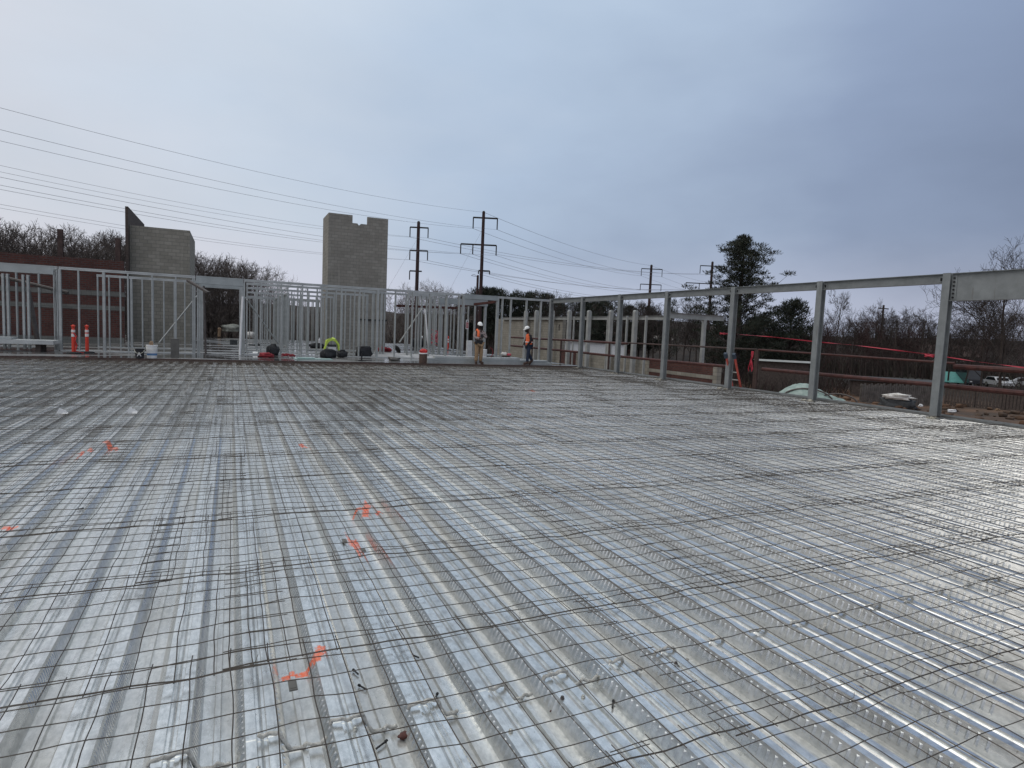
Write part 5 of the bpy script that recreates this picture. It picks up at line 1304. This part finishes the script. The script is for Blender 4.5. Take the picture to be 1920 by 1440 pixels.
for i, (px, yt) in enumerate(((742, 538), (758, 528), (772, 534), (788, 524), (803, 520), (818, 526), (832, 530), (846, 536), (862, 545))):
    tree_at(BTP[i % 2], px, yt, 92+(i*5) % 10, 'pale bare tree behind the poles right of the tower', g)
g = 'bare trees beyond the right steel frame'
for i, (px, yt) in enumerate(((1050, 545), (1075, 558), (1100, 562), (1170, 566), (1192, 560), (1212, 566), (1232, 562), (1244, 572), (1262, 578), (1276, 566), (1288, 560), (1300, 566), (1314, 560), (1326, 568), (1340, 566))):
    tree_at(BT[(i*3) % 6], px, yt-4, 84+(i*7) % 16, 'bare grey brown tree in the wood beyond the right steel frame', g)
g = 'bare trees of the wood at the right edge'
for i, (px, yt) in enumerate(((1545, 590), (1592, 585), (1606, 592), (1622, 585), (1636, 578), (1648, 585), (1664, 572), (1676, 580), (1690, 576), (1703, 584), (1716, 574), (1728, 583), (1742, 578), (1756, 588), (1790, 606), (1806, 604), (1822, 598), (1838, 602), (1852, 590), (1540, 600), (1630, 605), (1700, 605), (1670, 600), (1775, 598), (1866, 585), (1880, 590), (1900, 580), (1935, 570))):
    T = BTR[i % 2] if i % 3 == 0 else BT[i % 6]; tree_at(T, px, yt-3, 50+(i*5) % 13, 'bare dark tree in the wood beyond the dirt yard at right', g)
tree_at(BT[0], 1578, 536, 52, 'tall thin bare tree right of the round dark pine, under the steel beam', sx=.6)
tree_at(BT[3], 1655, 556, 60, 'thin bare tree rising above the wood between the two nearest columns', sx=.5)
big = bare_tree_meshes(41, 14., .62, first=.16, kids=(11, 7, 6, 5), tip=.020)
tree_at(big, 1905, 448, 40, 'big spreading bare tree at the right edge of the view', H0=14., sx=.95)
tree_at(big, 1860, 520, 46, 'spreading bare tree left of the biggest one at the right edge', H0=14., sx=.9)

def leaf_clump(b, c, r, n, rr, up=.3, size=.14):
    for k in range(n):
        v = Vector((rr.gauss(0, 1), rr.gauss(0, 1), rr.gauss(0, 1))); v.normalize(); v *= rr.random()**.4
        p = Vector(c)+Vector((v.x*r[0], v.y*r[1], v.z*r[2])); d = (v*.6+Vector((rr.uniform(-.4, .4), rr.uniform(-.4, .4), up))).normalized(); o = d.orthogonal().normalized(); o.rotate(Matrix.Rotation(rr.uniform(0, 6.28), 3, d))
        l = size*rr.uniform(.7, 1.4); w = l*.32; i = len(b.v)
        b.v += [tuple(p-o*w*.5), tuple(p+o*w*.5), tuple(p+d*l+o*w*.3), tuple(p+d*l*1.5), tuple(p+d*l-o*w*.3)]; b.f.append((i, i+1, i+2, i+3, i+4)); b.mi.append(0 if rr.random() < .7 else 1)
def cedar():
    rr = random.Random(12); H = 17.; tr = MB(); cr = MB()
    tr.tube([(0, 0, 0), (.1, 0, 5), (0, .1, 10), (.1, 0, 14), (0, 0, H-.6)], [.34, .28, .20, .11, .03], 9)
    def out(u):          # half width by height fraction (open, ragged cone)
        return 7.6*(1-u)**.68*(.88+.22*math.sin(u*19))+.15
    for k in range(84):
        u = .13+.86*(k+rr.random())/84; a = k*2.4+rr.uniform(-.4, .4); L_ = out(u)*rr.choice((rr.uniform(.4, .7), rr.uniform(.8, 1.25)))
        if rr.random() < .12: L_ *= 1.25
        d = Vector((math.cos(a), math.sin(a), .28+.5*u)); p = Vector((0, 0, u*H)); pts = [p]; dd = d.normalized()
        for s_ in range(4): dd = (dd+Vector((0, 0, .10))+Vector((rr.uniform(-.12, .12), rr.uniform(-.12, .12), 0))).normalized(); pts.append(pts[-1]+dd*L_/4)
        cr.cur = 2; n0 = len(cr.f); cr.tube(pts, [.07*(1-u)+.03, .05, .035, .02, .012], 4, caps=False); cr.cur = 0
        for s_ in (1, 2, 3, 4):
            if s_ == 1 and rr.random() < .6: continue
            for q in range(2 if L_ > 1.4 else 1):
                c = pts[s_]+Vector((rr.uniform(-.35, .35), rr.uniform(-.35, .35), rr.uniform(-.12, .25)))*min(1, L_*.5)
                leaf_clump(cr, c, (.52, .52, .22), 64, rr, .5, .15)
    leaf_clump(cr, (0, 0, H-.5), (.25, .25, .7), 60, rr, .9, .2)
    return tr.mesh('trunk', 'bark'), cr.mesh('crown', ['needle', 'needle_brown', 'bark'])
def pine(seed, H=11., rw=3.2, low=.35, ncl=60, dense=34, round_=True):
    rr = random.Random(seed); tr = MB(); cr = MB()
    tr.tube([(0, 0, 0), (.15, .1, H*.4), (0, 0, H*.92)], [.22, .17, .06], 7)
    for k in range(ncl):
        u = low+(1-low)*rr.random(); w = rw*math.sqrt(max(.02, 1-((u-low-.25*(1-low))/(.78*(1-low)))**2)) if round_ else rw*(1-u)**.6
        a = rr.uniform(0, 6.28); r_ = w*math.sqrt(rr.random()); c = Vector((r_*math.cos(a), r_*math.sin(a), u*H-(.12*r_)))
        cr.cur = 2; cr.tube([(0, 0, c.z-.5*r_), (c.x*.6, c.y*.6, c.z-.25*r_), tuple(c)], [.05, .035, .02], 3, caps=False); cr.cur = 0
        leaf_clump(cr, c, (.75, .75, .42), dense, rr, .4, .24)
    return tr.mesh('trunk', 'bark'), cr.mesh('crown', ['needle', 'needle_brown', 'bark'])
CD = cedar(); PN = [pine(1, 11, 3.3, .3, 210, 46), pine(2, 11, 2.6, .25, 60, 30), pine(3, 11, 2.1, .2, 50, 30, False)]
tree_at(CD, 1396, 436, 54, 'tall dark cedar with ragged tiered branches above the right steel beam', name='cedar_tree', H0=17., sx=1.28)
tree_at(PN[0], 1487, 554, 53, 'round topped dark pine just right of the tall cedar', name='pine_tree', H0=11., sx=.95)
tree_at(PN[1], 1452, 580, 58, 'dark evergreen filling the gap between cedar and round pine', name='pine_tree', H0=11.)
tree_at(PN[2], 1345, 588, 60, 'dark evergreen at the left foot of the tall cedar', name='pine_tree', H0=11., sx=1.2)
tree_at(PN[1], 1262, 556, 66, 'small evergreen half hidden behind a right column', name='pine_tree', H0=11., sx=.4)
g = 'dark evergreens in the far wood at centre'
for i, (px, yt) in enumerate(((878, 546), (893, 535), (906, 533), (918, 536), (932, 534), (947, 538), (966, 545), (975, 540), (990, 542), (1004, 540), (1020, 544), (1036, 547), (1130, 556), (1146, 552), (1118, 560), (1060, 552), (1048, 556), (1078, 562), (1094, 558), (1162, 562), (1180, 568), (1202, 566), (1222, 570))):
    tree_at(PN[i % 2], px, yt, 96+(i*5) % 9, 'dark evergreen tree in the far wood beyond the workers', g, name='pine_tree', H0=11., sx=.85)
x, z = at(626, 524, 95); place_tree(PN[1], x-1.2, 95, z-GZ, 'lone small evergreen crown just left of the block tower', name='pine_tree', H0=11., sx=.5)
g = 'evergreens in the wood at the right edge'
for i, (px, yt) in enumerate(((1512, 610), (1530, 622), (1425, 585), (1378, 590), (1405, 600))):
    tree_at(PN[(i+1) % 3], px, yt, 55+(i*3) % 7, 'low dark evergreen in the wood beyond the right rails', g, name='pine_tree', H0=11., sx=1.1)

def thicket():
    b = MB(); rr = random.Random(77)
    def strand(x, y, z0, L_, r, lean):
        p = [(x, y, z0)]; d = Vector((rr.gauss(0, lean), rr.gauss(0, lean), 1)).normalized(); q = Vector(p[0])
        for s_ in range(2): d = (d+Vector((rr.gauss(0, .18), rr.gauss(0, .18), 0))).normalized(); q = q+d*L_/2; p.append(tuple(q))
        i = len(b.v)
        for k, c in enumerate(p):
            rk = r*(1, .7, .3)[k]
            b.v += [(c[0]-rk, c[1], c[2]), (c[0]+rk*.5, c[1]-rk*.8, c[2]), (c[0]+rk*.5, c[1]+rk*.8, c[2])]
        m = 0 if rr.random() < .6 else (1 if rr.random() < .6 else 2)
        for k in range(2):
            for j in range(3): b.f.append((i+k*3+j, i+k*3+(j+1) % 3, i+k*3+3+(j+1) % 3, i+k*3+3+j)); b.mi.append(m)
    for k in range(15000):
        ad = rr.uniform(-19, 67); a = math.radians(ad); r = rr.uniform(78, 128) if rr.random() < .65 else rr.uniform(100, 175)
        if 27 < ad < 64 and r < 138: r = rr.uniform(138, 185)
        x, y = r*math.sin(a), r*math.cos(a)
        zb = GZ+max(0, (r-122)/60*7)
        dens = mnoise.noise(Vector((a*9, r*.05, 2)))
        strand(x, y, zb-.2, rr.uniform(2.2, 6.5)*(1+.5*dens), rr.uniform(.018, .05), .33)
    for k in range(5000):        # denser scrub along the yard
        ad = rr.uniform(38, 53) if rr.random() < .7 else rr.uniform(63, 68); a = math.radians(ad); r = rr.uniform(66, 92); x, y = r*math.sin(a), r*math.cos(a)
        strand(x, y, GZ-.2, rr.uniform(.8, 2.6), rr.uniform(.016, .045), .4)
    for k in range(5000):
        ad = rr.uniform(42, 66); a = math.radians(ad); r = rr.uniform(118, 134); strand(r*math.sin(a), r*math.cos(a), GZ-.2, rr.uniform(1.8, 5.0), rr.uniform(.03, .07), .35)
    tag(b.build('thicket', ['twig', 'twig_red', 'needle_brown']), 'dense leafless undergrowth along the edge of the wood', 'undergrowth', kind='stuff')
thicket()
print('objects', len(bpy.data.objects))
